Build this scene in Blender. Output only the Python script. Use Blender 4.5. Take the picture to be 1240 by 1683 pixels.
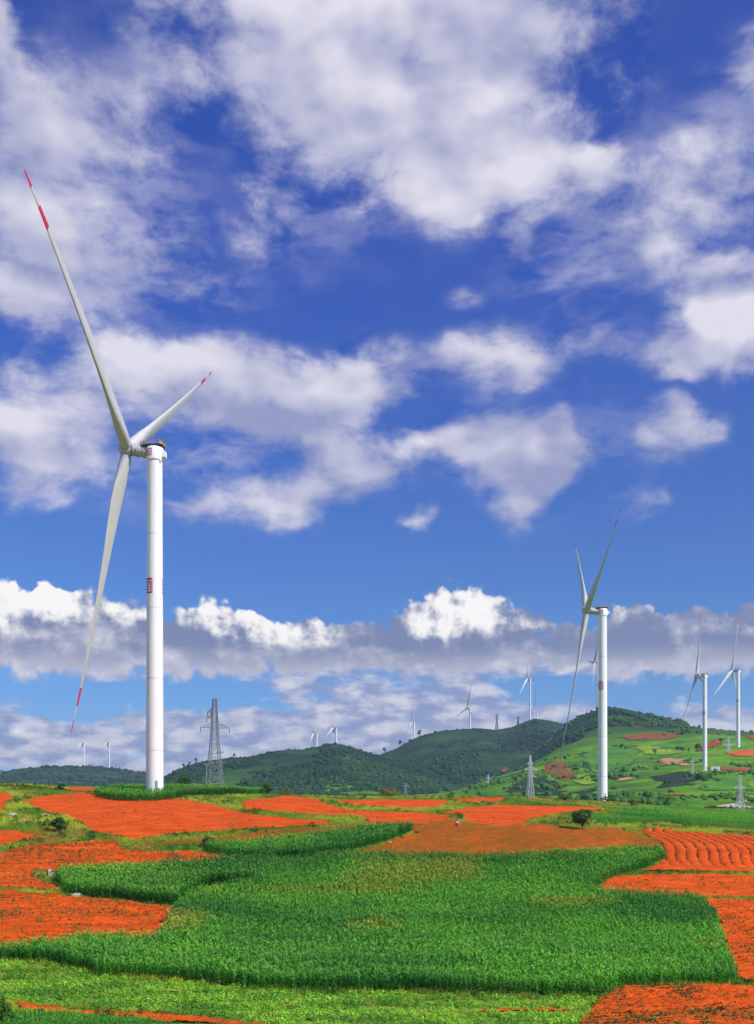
import bpy, math, random
import numpy as np
from mathutils import Matrix, Vector
for o in list(bpy.data.objects):
    bpy.data.objects.remove(o)
SC = bpy.context.scene
COL = SC.collection
R = math.radians

# ------------------------------------------------------------------ camera
F, CX, CY = 1700.0, 620.0, 1300.0          # focal length and horizon, in photograph pixels
CAMZ = 30.0
cam_d = bpy.data.cameras.new('camera')
cam = bpy.data.objects.new('camera', cam_d)
COL.objects.link(cam)
cam.location = (0, 0, CAMZ)
cam.rotation_euler = (R(90), 0, 0)
cam_d.sensor_fit = 'HORIZONTAL'
cam_d.sensor_width = 36.0
cam_d.lens = F / 1240.0 * 36.0
cam_d.shift_y = (CY - 841.5) / 1240.0
cam_d.clip_start = 0.5
cam_d.clip_end = 30000
SC.camera = cam

# ------------------------------------------------------------------ sun, exposure
SUN_EL, SUN_AZ = 44.0, -33.0               # azimuth measured from +X (right), towards the camera
sx, sy, sz = (math.cos(R(SUN_EL)) * math.cos(R(SUN_AZ)), math.cos(R(SUN_EL)) * math.sin(R(SUN_AZ)), math.sin(R(SUN_EL)))
sd = bpy.data.lights.new('sun', 'SUN')
sd.energy = 5.0
sd.angle = R(0.53)
sd.color = (1.0, 0.955, 0.88)
sun = bpy.data.objects.new('sun', sd)
COL.objects.link(sun)
sun.rotation_euler = Vector((sx, sy, sz)).to_track_quat('Z', 'Y').to_euler()
sun.location = (60, -40, 120)
vs = SC.view_settings
vs.view_transform = 'Standard'
vs.look = 'None'
vs.exposure = 0.12
vs.gamma = 1.0
vs.use_curve_mapping = False

# ------------------------------------------------------------------ world: Nishita sky with banks of cloud
W = bpy.data.worlds.new('World')
SC.world = W
W.use_nodes = True
NT = W.node_tree
NT.nodes.clear()
SKY_STRENGTH = 0.1

def nd(t, **k):
    n = NT.nodes.new(t)
    for a, v in k.items():
        setattr(n, a, v)
    return n
def put(sock, v):
    if v is None:
        return
    if hasattr(v, 'is_output'):
        NT.links.new(v, sock)
    else:
        sock.default_value = v
def M(op, a, b=None, c=None, clamp=False):
    n = nd('ShaderNodeMath', operation=op, use_clamp=clamp)
    put(n.inputs[0], a); put(n.inputs[1], b)
    if c is not None: put(n.inputs[2], c)
    return n.outputs[0]
def VM(op, a, b=None, out=0):
    n = nd('ShaderNodeVectorMath', operation=op)
    put(n.inputs[0], a)
    if b is not None: put(n.inputs[1], b)
    return n.outputs[out]
def step(v, a, b, lo=0.0, hi=1.0, kind='SMOOTHSTEP'):
    n = nd('ShaderNodeMapRange', interpolation_type=kind, clamp=True)
    put(n.inputs[0], v); put(n.inputs[1], a); put(n.inputs[2], b); put(n.inputs[3], lo); put(n.inputs[4], hi)
    return n.outputs[0]
def mixc(f, a, b):
    n = nd('ShaderNodeMix', data_type='RGBA')
    put(n.inputs['Factor'], f); put(n.inputs[6], a); put(n.inputs[7], b)
    return n.outputs[2]
def noise(vec, scale, detail=6, rough=0.55, dist=0.0, out=0, lac=2.0):
    n = nd('ShaderNodeTexNoise', noise_dimensions='2D')
    put(n.inputs['Vector'], vec)
    n.inputs['Scale'].default_value = scale
    n.inputs['Detail'].default_value = detail
    n.inputs['Roughness'].default_value = rough
    n.inputs['Lacunarity'].default_value = lac
    n.inputs['Distortion'].default_value = dist
    return n.outputs[out]

tc = nd('ShaderNodeTexCoord')
dirv = VM('NORMALIZE', tc.outputs['Generated'])
sep = nd('ShaderNodeSeparateXYZ')
put(sep.inputs[0], dirv)
az = M('ARCTAN2', sep.outputs[0], sep.outputs[1])
el = M('ARCSINE', sep.outputs[2])
cmb = nd('ShaderNodeCombineXYZ')
put(cmb.inputs[0], az); put(cmb.inputs[1], el)
SP = cmb.outputs[0]                         # azimuth / elevation of a direction, in radians

def azel(px, py):
    dx, dz = (px - CX) / F, (CY - py) / F
    a = math.atan(dx)
    return a, math.atan2(dz, math.hypot(1, dx))

def warp(vec, scale, amp, detail=4, off=0.0, rough=0.6):
    v = VM('ADD', vec, (off, off * 0.7, off * 1.3))
    c = noise(v, scale, detail, rough, out=1)
    d = VM('SUBTRACT', c, (0.5, 0.5, 0.5))
    d = VM('MULTIPLY', d, (amp * 1.25, amp * 1.25, 0))
    return VM('ADD', vec, d)

def field(vec, blobs, start=None):
    acc = start
    for b in blobs:
        px, py, rx, ry, w = b[:5]
        rot = b[5] if len(b) > 5 else 0
        a, e = azel(px, py)
        ca = math.cos(a)
        qx, qy = rx / F * ca * ca, ry / F * ca * math.cos(e)
        q = VM('SUBTRACT', vec, (a, e, 0))
        if rot:
            rn = nd('ShaderNodeVectorRotate', rotation_type='Z_AXIS')
            put(rn.inputs['Vector'], q)
            rn.inputs['Angle'].default_value = R(rot)
            q = rn.outputs[0]
        d = VM('LENGTH', VM('MULTIPLY', q, (1 / qx, 1 / qy, 0)), out=1)
        s = step(d, 1.0, 0.0, 0.0, w)
        acc = s if acc is None else M('ADD', acc, s)
    return acc

sky = nd('ShaderNodeTexSky', sky_type='NISHITA')
sky.sun_disc = False
sky.sun_elevation = R(SUN_EL)
sky.sun_rotation = R(90 - SUN_AZ)
sky.altitude = 1900
sky.air_density = 1.0
sky.dust_density = 0.4
sky.ozone_density = 3.0
tint = nd('ShaderNodeMix', data_type='RGBA', blend_type='MULTIPLY')
tint.inputs['Factor'].default_value = 1.0
put(tint.inputs[6], sky.outputs[0])
put(tint.inputs[7], mixc(step(el, 0.08, 0.55), (0.37, 0.655, 1.03, 1), (0.27, 0.52, 1.46, 1)))
SKYC = tint.outputs[2]

K = 1.0 / SKY_STRENGTH                      # cloud brightness is given as it leaves the sky
def C(r, g, b): return (r * K, g * K, b * K, 1)

# high soft banks ------------------------------------------------------
SH = VM('MULTIPLY', SP, (0.72, 1.28, 1.0))
pS = warp(SP, 6.5, 0.052, 4, 3.1, 0.60)
soft = [
    (560, 20, 470, 215, .95), (800, 110, 340, 300, .95), (600, 190, 300, 215, .75), (475, 345, 75, 120, .52, -25),
    (880, 285, 210, 95, .75), (740, 330, 90, 75, .45),
    (-10, 60, 65, 110, .9), (40, 300, 180, 240, .8), (200, 215, 210, 170, .56), (310, 110, 160, 70, .3),
    (60, 430, 150, 110, .35), (215, 455, 210, 110, .60), (30, 490, 110, 60, .45), (420, 400, 100, 60, .36, 25),
    (1060, 385, 180, 105, .9), (985, 405, 75, 75, .35), (865, 412, 70, 62, .5), (1200, 530, 150, 150, 1.1), (1180, 440, 90, 90, .5),
    (1225, 220, 120, 190, .52, 20), (1235, 120, 60, 80, .4), (755, 485, 60, 30, .24), (1130, 270, 120, 80, .4),
    (850, 580, 125, 72, .68), (1010, 560, 120, 52, .66, 12), (735, 600, 80, 70, .34), (1120, 600, 90, 60, .5),
    (330, 620, 410, 92, 1.0), (60, 690, 200, 115, .95), (600, 610, 120, 88, .65), (480, 700, 200, 65, .65), (330, 690, 150, 80, .4),
    (40, 800, 130, 45, .5), (110, 760, 160, 50, .35), (310, 770, 140, 44, .44), (560, 760, 150, 55, .46),
    (470, 832, 185, 58, .84), (310, 845, 85, 30, .55), (670, 863, 50, 28, .68), (600, 780, 120, 70, .4), (760, 880, 34, 16, .35),
    (700, 740, 110, 46, .7), (850, 748, 165, 92, .5), (800, 720, 90, 60, .3), (930, 740, 90, 70, .4), (830, 740, 175, 105, 1.05), (905, 765, 120, 95, .62), (860, 830, 85, 46, .55), (760, 700, 70, 60, .45), (900, 715, 110, 60, .4),
    (1108, 735, 105, 66, .62), (1060, 836, 70, 34, .42), (1080, 690, 60, 40, .3),
]
fS = field(pS, soft)
nS = noise(warp(SH, 9.0, 0.030, 3, 7.7), 11.0, 9, 0.65)
# elsewhere round the sky, outside the photograph, broken cloud goes on
away = step(M('ABSOLUTE', az), 0.42, 0.60)
hi = step(el, 0.74, 0.86)
gen = M('MULTIPLY', M('MAXIMUM', away, hi), step(noise(SP, 3.2, 4), 0.42, 0.66, 0.0, 0.85))
fS = M('ADD', fS, gen)
fS = M('MINIMUM', M('MULTIPLY', fS, 1.12), 1.2)
vS = M('ADD', fS, M('MULTIPLY', M('SUBTRACT', nS, 0.52), M('MULTIPLY', step(fS, 0.0, 0.25), 2.7)))
aS = step(vS, -0.08, 0.92)
shA = noise(SH, 11.0, 3, 0.5)
shB = noise(VM('ADD', SH, (0.010, 0.022, 0.0)), 11.0, 3, 0.5)
shW = noise(VM('ADD', SH, (3.3, 1.2, 0.0)), 5.0, 4, 0.5)
dark = [(400, 700, 190, 75, .75), (850, 800, 190, 80, .7), (960, 740, 90, 90, .35), (560, 110, 170, 160, .40), (900, 150, 260, 140, .14), (700, 230, 260, 60, .30), (640, 770, 150, 60, .45), (1110, 760, 90, 60, .3), (200, 440, 260, 120, .25), (1215, 250, 130, 170, .45)]
lite = [(520, 20, 280, 80, .45), (560, 300, 180, 100, .25), (280, 610, 300, 55, .5), (60, 660, 150, 70, .35), (1200, 520, 110, 80, 1.0), (1070, 385, 150, 60, .45), (480, 835, 150, 35, .45),
        (665, 745, 60, 24, .5), (870, 300, 160, 60, .3), (600, 580, 100, 50, .3), (850, 570, 90, 35, .3), (670, 862, 40, 20, .5)]
sh = field(pS, lite, start=0.38)
sh = M('SUBTRACT', sh, M('MULTIPLY', field(pS, dark), 0.62))
sh = M('ADD', sh, M('ADD', M('MULTIPLY', M('SUBTRACT', shA, shB), 2.0), M('ADD', M('MULTIPLY', M('SUBTRACT', shW, 0.5), 1.1), M('MULTIPLY', M('SUBTRACT', nS, 0.5), 0.5))))
sh = M('ADD', sh, M('MULTIPLY', M('SUBTRACT', vS, 0.8), 0.12), clamp=True)
cS = mixc(sh, C(0.30, 0.325, 0.53), C(0.74, 0.715, 0.80))
veil = field(pS, [(130, 300, 320, 270, 1.0), (240, 450, 280, 130, 1.0), (1180, 280, 210, 190, 1.0), (860, 590, 300, 95, .9), (600, 350, 260, 110, .7), (320, 770, 400, 120, .9), (960, 430, 220, 120, .8), (940, 760, 260, 130, .6), (330, 130, 220, 140, .8)])
nV = noise(warp(VM('MULTIPLY', SP, (0.6, 1.5, 1.0)), 10.0, 0.05, 4, 2.2), 15.0, 8, 0.60)
aV = M('MULTIPLY', M('MINIMUM', veil, 1.0), step(nV, 0.40, 0.68, 0.0, 0.62))
veiled = mixc(aV, SKYC, C(0.50, 0.50, 0.68))
out = mixc(M('MULTIPLY', aS, 0.97), veiled, cS)

# low haze-coloured layer clouds above the hills -------------------------
strat = M('ADD', 0.0, field(warp(SP, 14.0, 0.03, 4, 1.7), [
    (620, 1240, 1500, 105, 1.0), (640, 1170, 420, 60, .45), (120, 1085, 640, 46, .62), (900, 1090, 520, 44, .75), (380, 1200, 190, 52, .62), (30, 1215, 150, 50, .5), (650, 1130, 260, 45, .6), (760, 1180, 260, 44, .48), (1190, 1190, 150, 55, .5), (1130, 1100, 190, 40, .45), (500, 1120, 200, 24, .3)]))
stv = VM('MULTIPLY', SP, (1.0, 2.6, 1.0))
nL = noise(VM('ADD', stv, (4.0, 1.0, 0.0)), 16.0, 8, 0.58)
vL = M('ADD', strat, M('MULTIPLY', M('SUBTRACT', nL, 0.5), M('MULTIPLY', step(strat, 0.0, 0.2), 1.6)))
aL = step(vL, 0.20, 0.62, 0.0, 0.92)
sL = noise(VM('ADD', stv, (4.0, 1.03, 0.0)), 30.0, 6, 0.55)
shL = step(sL, 0.34, 0.72)
cL = mixc(shL, C(0.27, 0.31, 0.52), C(0.76, 0.72, 0.77))
out = mixc(aL, out, cL)

# heaped cumulus: bright heads over grey bases -----------------------------
pC = warp(SP, 24.0, 0.016, 5, 5.3, 0.62)
heads = [(150, 1010, 190, 62, .6), (20, 1000, 120, 70, .5), (745, 1003, 120, 78, .7), (690, 1030, 90, 60, .5), (840, 1025, 80, 56, .5), (400, 1030, 170, 55, .5), (1120, 1035, 200, 60, .55), (520, 1050, 140, 46, .4),
    (30, 1010, 120, 70, 1.0), (110, 1000, 80, 55, .8), (210, 1022, 75, 52, .75), (340, 1020, 82, 62, .9), (410, 1035, 80, 48, .7), (500, 1050, 80, 44, .7), (560, 1060, 70, 50, .55),
    (735, 1015, 92, 74, 1.05), (795, 1022, 62, 60, .8), (690, 1040, 70, 60, .7), (860, 1040, 70, 40, .75), (930, 1035, 40, 34, .6), (1035, 1020, 62, 60, .85), (990, 1040, 60, 36, .5), (1130, 1040, 90, 56, .7), (1230, 1040, 80, 66, .75), (610, 1050, 60, 50, .55),
]
bases = [(100, 1070, 440, 78, 1.3), (460, 1078, 320, 68, 1.3), (800, 1072, 320, 72, 1.3), (1120, 1072, 340, 84, 1.3)]
low = [(218, 1172, 46, 34, 1.0), (355, 1190, 90, 42, .75), (430, 1180, 70, 42, .55), (30, 1210, 60, 34, .65), (100, 1232, 70, 26, .6), (160, 1210, 60, 24, .4), (310, 1245, 40, 26, .55), (530, 1153, 44, 9, .9), (700, 1150, 40, 9, .55), (440, 1252, 60, 20, .45), (590, 1218, 70, 26, .5), (1215, 1175, 70, 34, .55), (826, 1150, 28, 9, .55), (270, 1262, 36, 16, .4), (620, 1200, 50, 18, .4)]
fC = field(pC, heads + low)
fC = M('ADD', fC, M('MULTIPLY', field(pC, bases), step(noise(VM('ADD', SP, (1.0, 5.0, 0.0)), 9.0, 4, 0.55), 0.30, 0.50, 0.45, 1.1)))
vor = nd('ShaderNodeTexVoronoi', feature='F1', voronoi_dimensions='2D')
put(vor.inputs['Vector'], pC)
vor.inputs['Scale'].default_value = 40.0
vor.inputs['Detail'].default_value = 2.0
vor.inputs['Roughness'].default_value = 0.5
bil = M('SUBTRACT', 0.45, vor.outputs['Distance'])
nC = noise(SP, 34.0, 7, 0.56)
vC = M('ADD', fC, M('MULTIPLY', step(fC, 0.08, 0.45), M('ADD', M('MULTIPLY', bil, 0.7), M('MULTIPLY', M('SUBTRACT', nC, 0.5), 1.6))))
aC = step(vC, 0.18, step(el, 0.088, 0.150, 1.25, 0.52))
bright = field(pC, [
    (20, 985, 140, 70, 1.0), (110, 985, 120, 60, .9), (215, 1005, 70, 34, .9), (350, 1005, 95, 62, .85), (430, 1030, 90, 42, .7), (510, 1040, 80, 34, .65),
    (735, 1000, 105, 75, 1.0), (800, 1010, 70, 52, .6), (700, 1035, 60, 50, .5), (870, 1030, 60, 24, .35), (1035, 1000, 56, 34, .28), (1225, 1020, 60, 40, .25),
    (210, 1160, 40, 24, .8), (350, 1165, 70, 24, .6), (30, 1200, 50, 24, .8), (110, 1225, 60, 20, .8), (310, 1245, 40, 26, .8), (530, 1153, 44, 9, 1.0), (700, 1150, 40, 9, .8), (826, 1150, 28, 9, .8), (440, 1252, 60, 20, .7), (590, 1218, 70, 26, .5), (1215, 1165, 70, 24, .4), (620, 1200, 50, 18, .6)])
# billows turn light or dark by how they face the sun: density compared a little way up-sun
nC2 = noise(VM('ADD', SP, (0.006, 0.007, 0.0)), 34.0, 6, 0.56)
face = M('MULTIPLY', M('SUBTRACT', nC, nC2), 2.6)
bw = M('ADD', M('MULTIPLY', bright, 1.05), M('MULTIPLY', step(bright, -0.1, 0.5, 0.25, 1.0), M('ADD', face, M('MULTIPLY', M('SUBTRACT', nL, 0.5), 0.9))))
bw = M('ADD', bw, M('MULTIPLY', bil, M('MULTIPLY', bright, 0.45)))
nB = noise(VM('ADD', VM('MULTIPLY', SP, (1.0, 2.2, 1.0)), (9.0, 2.0, 0.0)), 11.0, 6, 0.56)
bw = M('ADD', bw, M('MULTIPLY', M('SUBTRACT', nB, 0.5), 1.5))
cw = step(bw, -0.15, 0.95)
warm = step(el, 0.105, 0.14, 0.0, 1.0)      # lit under-deck low in the bank
baseC = mixc(warm, C(0.53, 0.51, 0.61), C(0.185, 0.22, 0.385))
cC = mixc(cw, baseC, C(0.99, 0.955, 0.93))
out = mixc(aC, out, cC)

bg = nd('ShaderNodeBackground')
bg.inputs[1].default_value = SKY_STRENGTH
put(bg.inputs[0], out)
wo = nd('ShaderNodeOutputWorld')
put(wo.inputs[0], bg.outputs[0])
try:
    W.cycles.sampling_method = 'MANUAL'
    W.cycles.sample_map_resolution = 512
except Exception:
    pass

try:
    SC.cycles.use_adaptive_sampling = True
    SC.cycles.adaptive_threshold = 0.02
    SC.cycles.adaptive_min_samples = 20
except Exception:
    pass

# ================================================================== helpers
rng = np.random.default_rng(11)
random.seed(4)

def _hash(i, j, s):
    v = np.sin(i * 127.1 + j * 311.7 + s * 74.7) * 43758.5453
    return v - np.floor(v)
def vnoise(x, y, s=0.0):
    i, j = np.floor(x), np.floor(y)
    u, v = x - i, y - j
    u, v = u * u * (3 - 2 * u), v * v * (3 - 2 * v)
    a, b, c, d = _hash(i, j, s), _hash(i + 1, j, s), _hash(i, j + 1, s), _hash(i + 1, j + 1, s)
    return (a * (1 - u) + b * u) * (1 - v) + (c * (1 - u) + d * u) * v
def fbm(x, y, s=0.0, n=4, g=0.5):
    t, a, k = 0.0, 1.0, 0.0
    for q in range(n):
        t = t + a * (vnoise(x, y, s + q * 3.1) - 0.5); k += a
        x, y, a = x * 2.03 + 5.3, y * 2.03 + 1.7, a * g
    return t / k * 2.0

def tag(o, label=None, cat=None, group=None, kind=None):
    if label: o['label'] = label
    if cat: o['category'] = cat
    if group: o['group'] = group
    if kind: o['kind'] = kind
    return o
def empty(name, loc, rz=0.0):
    o = bpy.data.objects.new(name, None)
    COL.objects.link(o)
    o.location = loc
    o.rotation_euler = (0, 0, rz)
    o.empty_display_size = 0.5
    return o
def link(name, me, parent=None, loc=None):
    o = bpy.data.objects.new(name, me)
    COL.objects.link(o)
    if parent is not None: o.parent = parent
    if loc is not None: o.location = loc
    return o

def mesh_np(name, V, Fc, mats, cols=None, smooth=False, midx=None):
    """V (n,3); Fc (m,k) array of equal-length faces, or list of such arrays."""
    if not isinstance(Fc, list): Fc = [Fc]
    V = np.asarray(V, dtype=np.float32)
    me = bpy.data.meshes.new(name)
    me.vertices.add(len(V))
    me.vertices.foreach_set('co', V.ravel())
    loops = np.concatenate([np.asarray(f, dtype=np.int32).ravel() for f in Fc])
    tot = np.concatenate([np.full(len(f), np.asarray(f).shape[1], dtype=np.int32) for f in Fc])
    start = np.concatenate([[0], np.cumsum(tot)[:-1]]).astype(np.int32)
    me.loops.add(len(loops))
    me.loops.foreach_set('vertex_index', loops)
    me.polygons.add(len(tot))
    me.polygons.foreach_set('loop_start', start)
    me.polygons.foreach_set('loop_total', tot)
    if smooth: me.polygons.foreach_set('use_smooth', np.ones(len(tot), dtype=bool))
    for m in (mats if isinstance(mats, (list, tuple)) else [mats]): me.materials.append(m)
    if midx is not None: me.polygons.foreach_set('material_index', np.asarray(midx, dtype=np.int32))
    if cols is not None:
        ca = me.color_attributes.new('Col', 'FLOAT_COLOR', 'POINT')
        c4 = np.ones((len(V), 4), dtype=np.float32)
        c4[:, :3] = cols
        ca.data.foreach_set('color', c4.ravel())
    me.update(calc_edges=True)
    me.validate()
    return me

class Mesh:
    """collects boxes, bars, tubes, lathes and polygons into one mesh"""
    def __init__(s): s.v, s.f, s.m = [], [], []
    def add(s, vs, fs, m=0):
        b = len(s.v)
        s.v += [tuple(p) for p in vs]
        s.f += [[b + i for i in f] for f in fs]
        s.m += [m] * len(fs)
    def box(s, c, d, m=0, mat=None):
        x, y, z = d[0] / 2, d[1] / 2, d[2] / 2
        vs = [Vector((i * x, j * y, k * z)) for i in (-1, 1) for j in (-1, 1) for k in (-1, 1)]
        if mat is not None: vs = [mat @ v for v in vs]
        vs = [v + Vector(c) for v in vs]
        s.add(vs, [(0, 1, 3, 2), (4, 6, 7, 5), (0, 4, 5, 1), (2, 3, 7, 6), (0, 2, 6, 4), (1, 5, 7, 3)], m)
    def bar(s, a, b, w, m=0, w2=None):
        a, b = Vector(a), Vector(b)
        d = (b - a)
        if d.length < 1e-6: return
        d.normalize()
        u = d.orthogonal().normalized(); w2 = w if w2 is None else w2
        t = d.cross(u)
        vs = []
        for p, q in ((a, w), (b, w2)):
            for i, j in ((-1, -1), (1, -1), (1, 1), (-1, 1)):
                vs.append(p + u * i * q / 2 + t * j * q / 2)
        s.add(vs, [(0, 3, 2, 1), (4, 5, 6, 7), (0, 1, 5, 4), (1, 2, 6, 5), (2, 3, 7, 6), (3, 0, 4, 7)], m)
    def tube(s, pts, rad, n=10, m=0, cap=True):
        pts = [Vector(p) for p in pts]
        rings = []
        u = None
        for i, p in enumerate(pts):
            d = (pts[min(i + 1, len(pts) - 1)] - pts[max(i - 1, 0)]).normalized()
            u = d.orthogonal().normalized() if u is None else (u - d * u.dot(d)).normalized()
            t = d.cross(u)
            r = rad[i] if hasattr(rad, '__len__') else rad
            rings.append([p + (u * math.cos(2 * math.pi * k / n) + t * math.sin(2 * math.pi * k / n)) * r for k in range(n)])
        vs = [q for rg in rings for q in rg]
        fs = [(i * n + k, i * n + (k + 1) % n, (i + 1) * n + (k + 1) % n, (i + 1) * n + k) for i in range(len(pts) - 1) for k in range(n)]
        if cap:
            fs += [tuple(range(n - 1, -1, -1)), tuple((len(pts) - 1) * n + k for k in range(n))]
        s.add(vs, fs, m)
    def lathe(s, prof, n=32, m=0):
        vs = [(r * math.cos(2 * math.pi * k / n), r * math.sin(2 * math.pi * k / n), z) for r, z in prof for k in range(n)]
        fs = [(i * n + k, i * n + (k + 1) % n, (i + 1) * n + (k + 1) % n, (i + 1) * n + k) for i in range(len(prof) - 1) for k in range(n)]
        fs += [tuple(range(n - 1, -1, -1)), tuple((len(prof) - 1) * n + k for k in range(n))]
        s.add(vs, fs, m)
    def data(s, name, mats, smooth=False, auto=None):
        me = bpy.data.meshes.new(name)
        me.from_pydata(s.v, [], s.f)
        for q in (mats if isinstance(mats, (list, tuple)) else [mats]): me.materials.append(q)
        me.polygons.foreach_set('material_index', s.m)
        if smooth:
            me.polygons.foreach_set('use_smooth', [True] * len(s.f))
            if auto: me.set_sharp_from_angle(angle=R(auto))
        me.update()
        return me
    def build(s, name, mats, parent=None, smooth=False, auto=None):
        return link(name, s.data(name, mats, smooth, auto), parent)

# ------------------------------------------------------------------ materials
def mat_new(name):
    m = bpy.data.materials.new(name)
    m.use_nodes = True
    nt = m.node_tree
    b = nt.nodes['Principled BSDF']
    return m, nt, b
def simple(name, col, rough=0.6, metal=0.0, spec=0.4, var=0.0, scale=1.0, stretch=None):
    m, nt, b = mat_new(name)
    b.inputs['Roughness'].default_value = rough
    b.inputs['Metallic'].default_value = metal
    b.inputs['Specular IOR Level'].default_value = spec
    if var:
        t = nt.nodes.new('ShaderNodeTexCoord')
        n = nt.nodes.new('ShaderNodeTexNoise')
        n.inputs['Scale'].default_value = scale; n.inputs['Detail'].default_value = 6
        if stretch:
            mp = nt.nodes.new('ShaderNodeMapping'); mp.inputs[3].default_value = stretch
            nt.links.new(t.outputs['Object'], mp.inputs[0]); nt.links.new(mp.outputs[0], n.inputs['Vector'])
        else:
            nt.links.new(t.outputs['Object'], n.inputs['Vector'])
        r = nt.nodes.new('ShaderNodeValToRGB')
        r.color_ramp.elements[0].position = 0.3; r.color_ramp.elements[1].position = 0.7
        r.color_ramp.elements[0].color = (*[c * (1 - var) for c in col], 1)
        r.color_ramp.elements[1].color = (*[min(1, c * (1 + var)) for c in col], 1)
        nt.links.new(n.outputs[0], r.inputs[0]); nt.links.new(r.outputs[0], b.inputs['Base Color'])
    else:
        b.inputs['Base Color'].default_value = (*col, 1)
    return m
def leafmat(name, rough=0.55, trans=0.18, spec=0.25):
    """leaves take the colour stored on each plant"""
    m, nt, b = mat_new(name)
    a = nt.nodes.new('ShaderNodeAttribute'); a.attribute_name = 'Col'
    nt.links.new(a.outputs['Color'], b.inputs['Base Color'])
    b.inputs['Roughness'].default_value = rough
    b.inputs['Specular IOR Level'].default_value = spec
    if trans:
        t = nt.nodes.new('ShaderNodeBsdfTranslucent')
        h = nt.nodes.new('ShaderNodeMix'); h.data_type = 'RGBA'; h.blend_type = 'MULTIPLY'; h.inputs['Factor'].default_value = 1
        nt.links.new(a.outputs['Color'], h.inputs[6]); h.inputs[7].default_value = (1.3, 1.5, 0.6, 1)
        nt.links.new(h.outputs[2], t.inputs['Color'])
        x = nt.nodes.new('ShaderNodeMixShader'); x.inputs[0].default_value = trans
        o = nt.nodes['Material Output']
        nt.links.new(b.outputs[0], x.inputs[1]); nt.links.new(t.outputs[0], x.inputs[2]); nt.links.new(x.outputs[0], o.inputs['Surface'])
    return m
def ramp_noise(name, stops, scale, detail=8, rough_t=0.6, bump=0.0, fine=None, rough=0.95, stretch=(1, 1, 1), streak=None):
    """ground: colours picked by world-space noise"""
    m, nt, b = mat_new(name)
    L = nt.links.new
    g = nt.nodes.new('ShaderNodeNewGeometry')
    mp = nt.nodes.new('ShaderNodeMapping'); mp.inputs[3].default_value = stretch
    L(g.outputs['Position'], mp.inputs[0])
    n = nt.nodes.new('ShaderNodeTexNoise'); n.inputs['Scale'].default_value = scale; n.inputs['Detail'].default_value = detail; n.inputs['Roughness'].default_value = rough_t
    L(mp.outputs[0], n.inputs['Vector'])
    r = nt.nodes.new('ShaderNodeValToRGB')
    while len(r.color_ramp.elements) < len(stops): r.color_ramp.elements.new(0.5)
    for e, (p, c) in zip(r.color_ramp.elements, stops):
        e.position = p; e.color = (*c, 1)
    L(n.outputs[0], r.inputs[0])
    col = r.outputs[0]
    if fine:
        fs, lo, hi_ = fine
        n2 = nt.nodes.new('ShaderNodeTexNoise'); n2.inputs['Scale'].default_value = fs; n2.inputs['Detail'].default_value = 4
        L(g.outputs['Position'], n2.inputs['Vector'])
        mr = nt.nodes.new('ShaderNodeMapRange'); mr.inputs[1].default_value = 0.3; mr.inputs[2].default_value = 0.7; mr.inputs[3].default_value = lo; mr.inputs[4].default_value = hi_
        L(n2.outputs[0], mr.inputs[0])
        mx = nt.nodes.new('ShaderNodeVectorMath'); mx.operation = 'SCALE'
        L(col, mx.inputs[0]); L(mr.outputs[0], mx.inputs['Scale'])
        col = mx.outputs[0]
        if bump:
            bp = nt.nodes.new('ShaderNodeBump'); bp.inputs['Strength'].default_value = bump; bp.inputs['Distance'].default_value = 0.3
            L(n2.outputs[0], bp.inputs['Height']); L(bp.outputs[0], b.inputs['Normal'])
    if streak:      # damp or stony bands along the rows
        m3 = nt.nodes.new('ShaderNodeMapping'); m3.inputs[3].default_value = streak[0]
        L(g.outputs['Position'], m3.inputs[0])
        n3 = nt.nodes.new('ShaderNodeTexNoise'); n3.inputs['Scale'].default_value = 1.0; n3.inputs['Detail'].default_value = 7; n3.inputs['Roughness'].default_value = 0.62
        L(m3.outputs[0], n3.inputs['Vector'])
        r3 = nt.nodes.new('ShaderNodeMapRange'); r3.inputs[1].default_value = 0.36; r3.inputs[2].default_value = 0.60; r3.inputs[3].default_value = 0.0; r3.inputs[4].default_value = 1.0
        L(n3.outputs[0], r3.inputs[0])
        x3 = nt.nodes.new('ShaderNodeMix'); x3.data_type = 'RGBA'
        L(r3.outputs[0], x3.inputs['Factor']); x3.inputs[6].default_value = (*streak[1], 1); L(col, x3.inputs[7])
        col = x3.outputs[2]
    L(col, b.inputs['Base Color'])
    b.inputs['Roughness'].default_value = rough
    b.inputs['Specular IOR Level'].default_value = 0.1
    return m

white_paint = simple('white_paint', (0.80, 0.795, 0.78), 0.38, 0, 0.45, 0.07, 1.0, (1.6, 1.6, .07))
blade_white = simple('blade_white', (0.52, 0.515, 0.51), 0.40, 0, 0.5, 0.03, 0.3)
band_red = simple('band_red', (0.62, 0.015, 0.07), 0.4)
emblem_red = simple('emblem_red', (0.50, 0.012, 0.10), 0.5)
emblem_grey = simple('emblem_grey', (0.16, 0.16, 0.18), 0.5)
grey_metal = simple('grey_metal', (0.30, 0.31, 0.33), 0.5, 0.5)
dark_metal = simple('dark_metal', (0.07, 0.07, 0.075), 0.6, 0.3)
gold_rail = simple('yellow_rail', (0.50, 0.24, 0.04), 0.5)
galv = simple('galvanised_steel', (0.30, 0.32, 0.37), 0.45, 0.55, 0.5, 0.12, 2.0)
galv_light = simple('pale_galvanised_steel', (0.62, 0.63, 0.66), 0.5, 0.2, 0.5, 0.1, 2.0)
porcelain = simple('porcelain', (0.10, 0.09, 0.10), 0.3)
concrete = simple('concrete', (0.52, 0.50, 0.47), 0.9, 0, 0.2, 0.12, 1.5)
bark = simple('bark', (0.10, 0.07, 0.045), 0.95, 0, 0.1, 0.3, 5.0)
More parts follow.
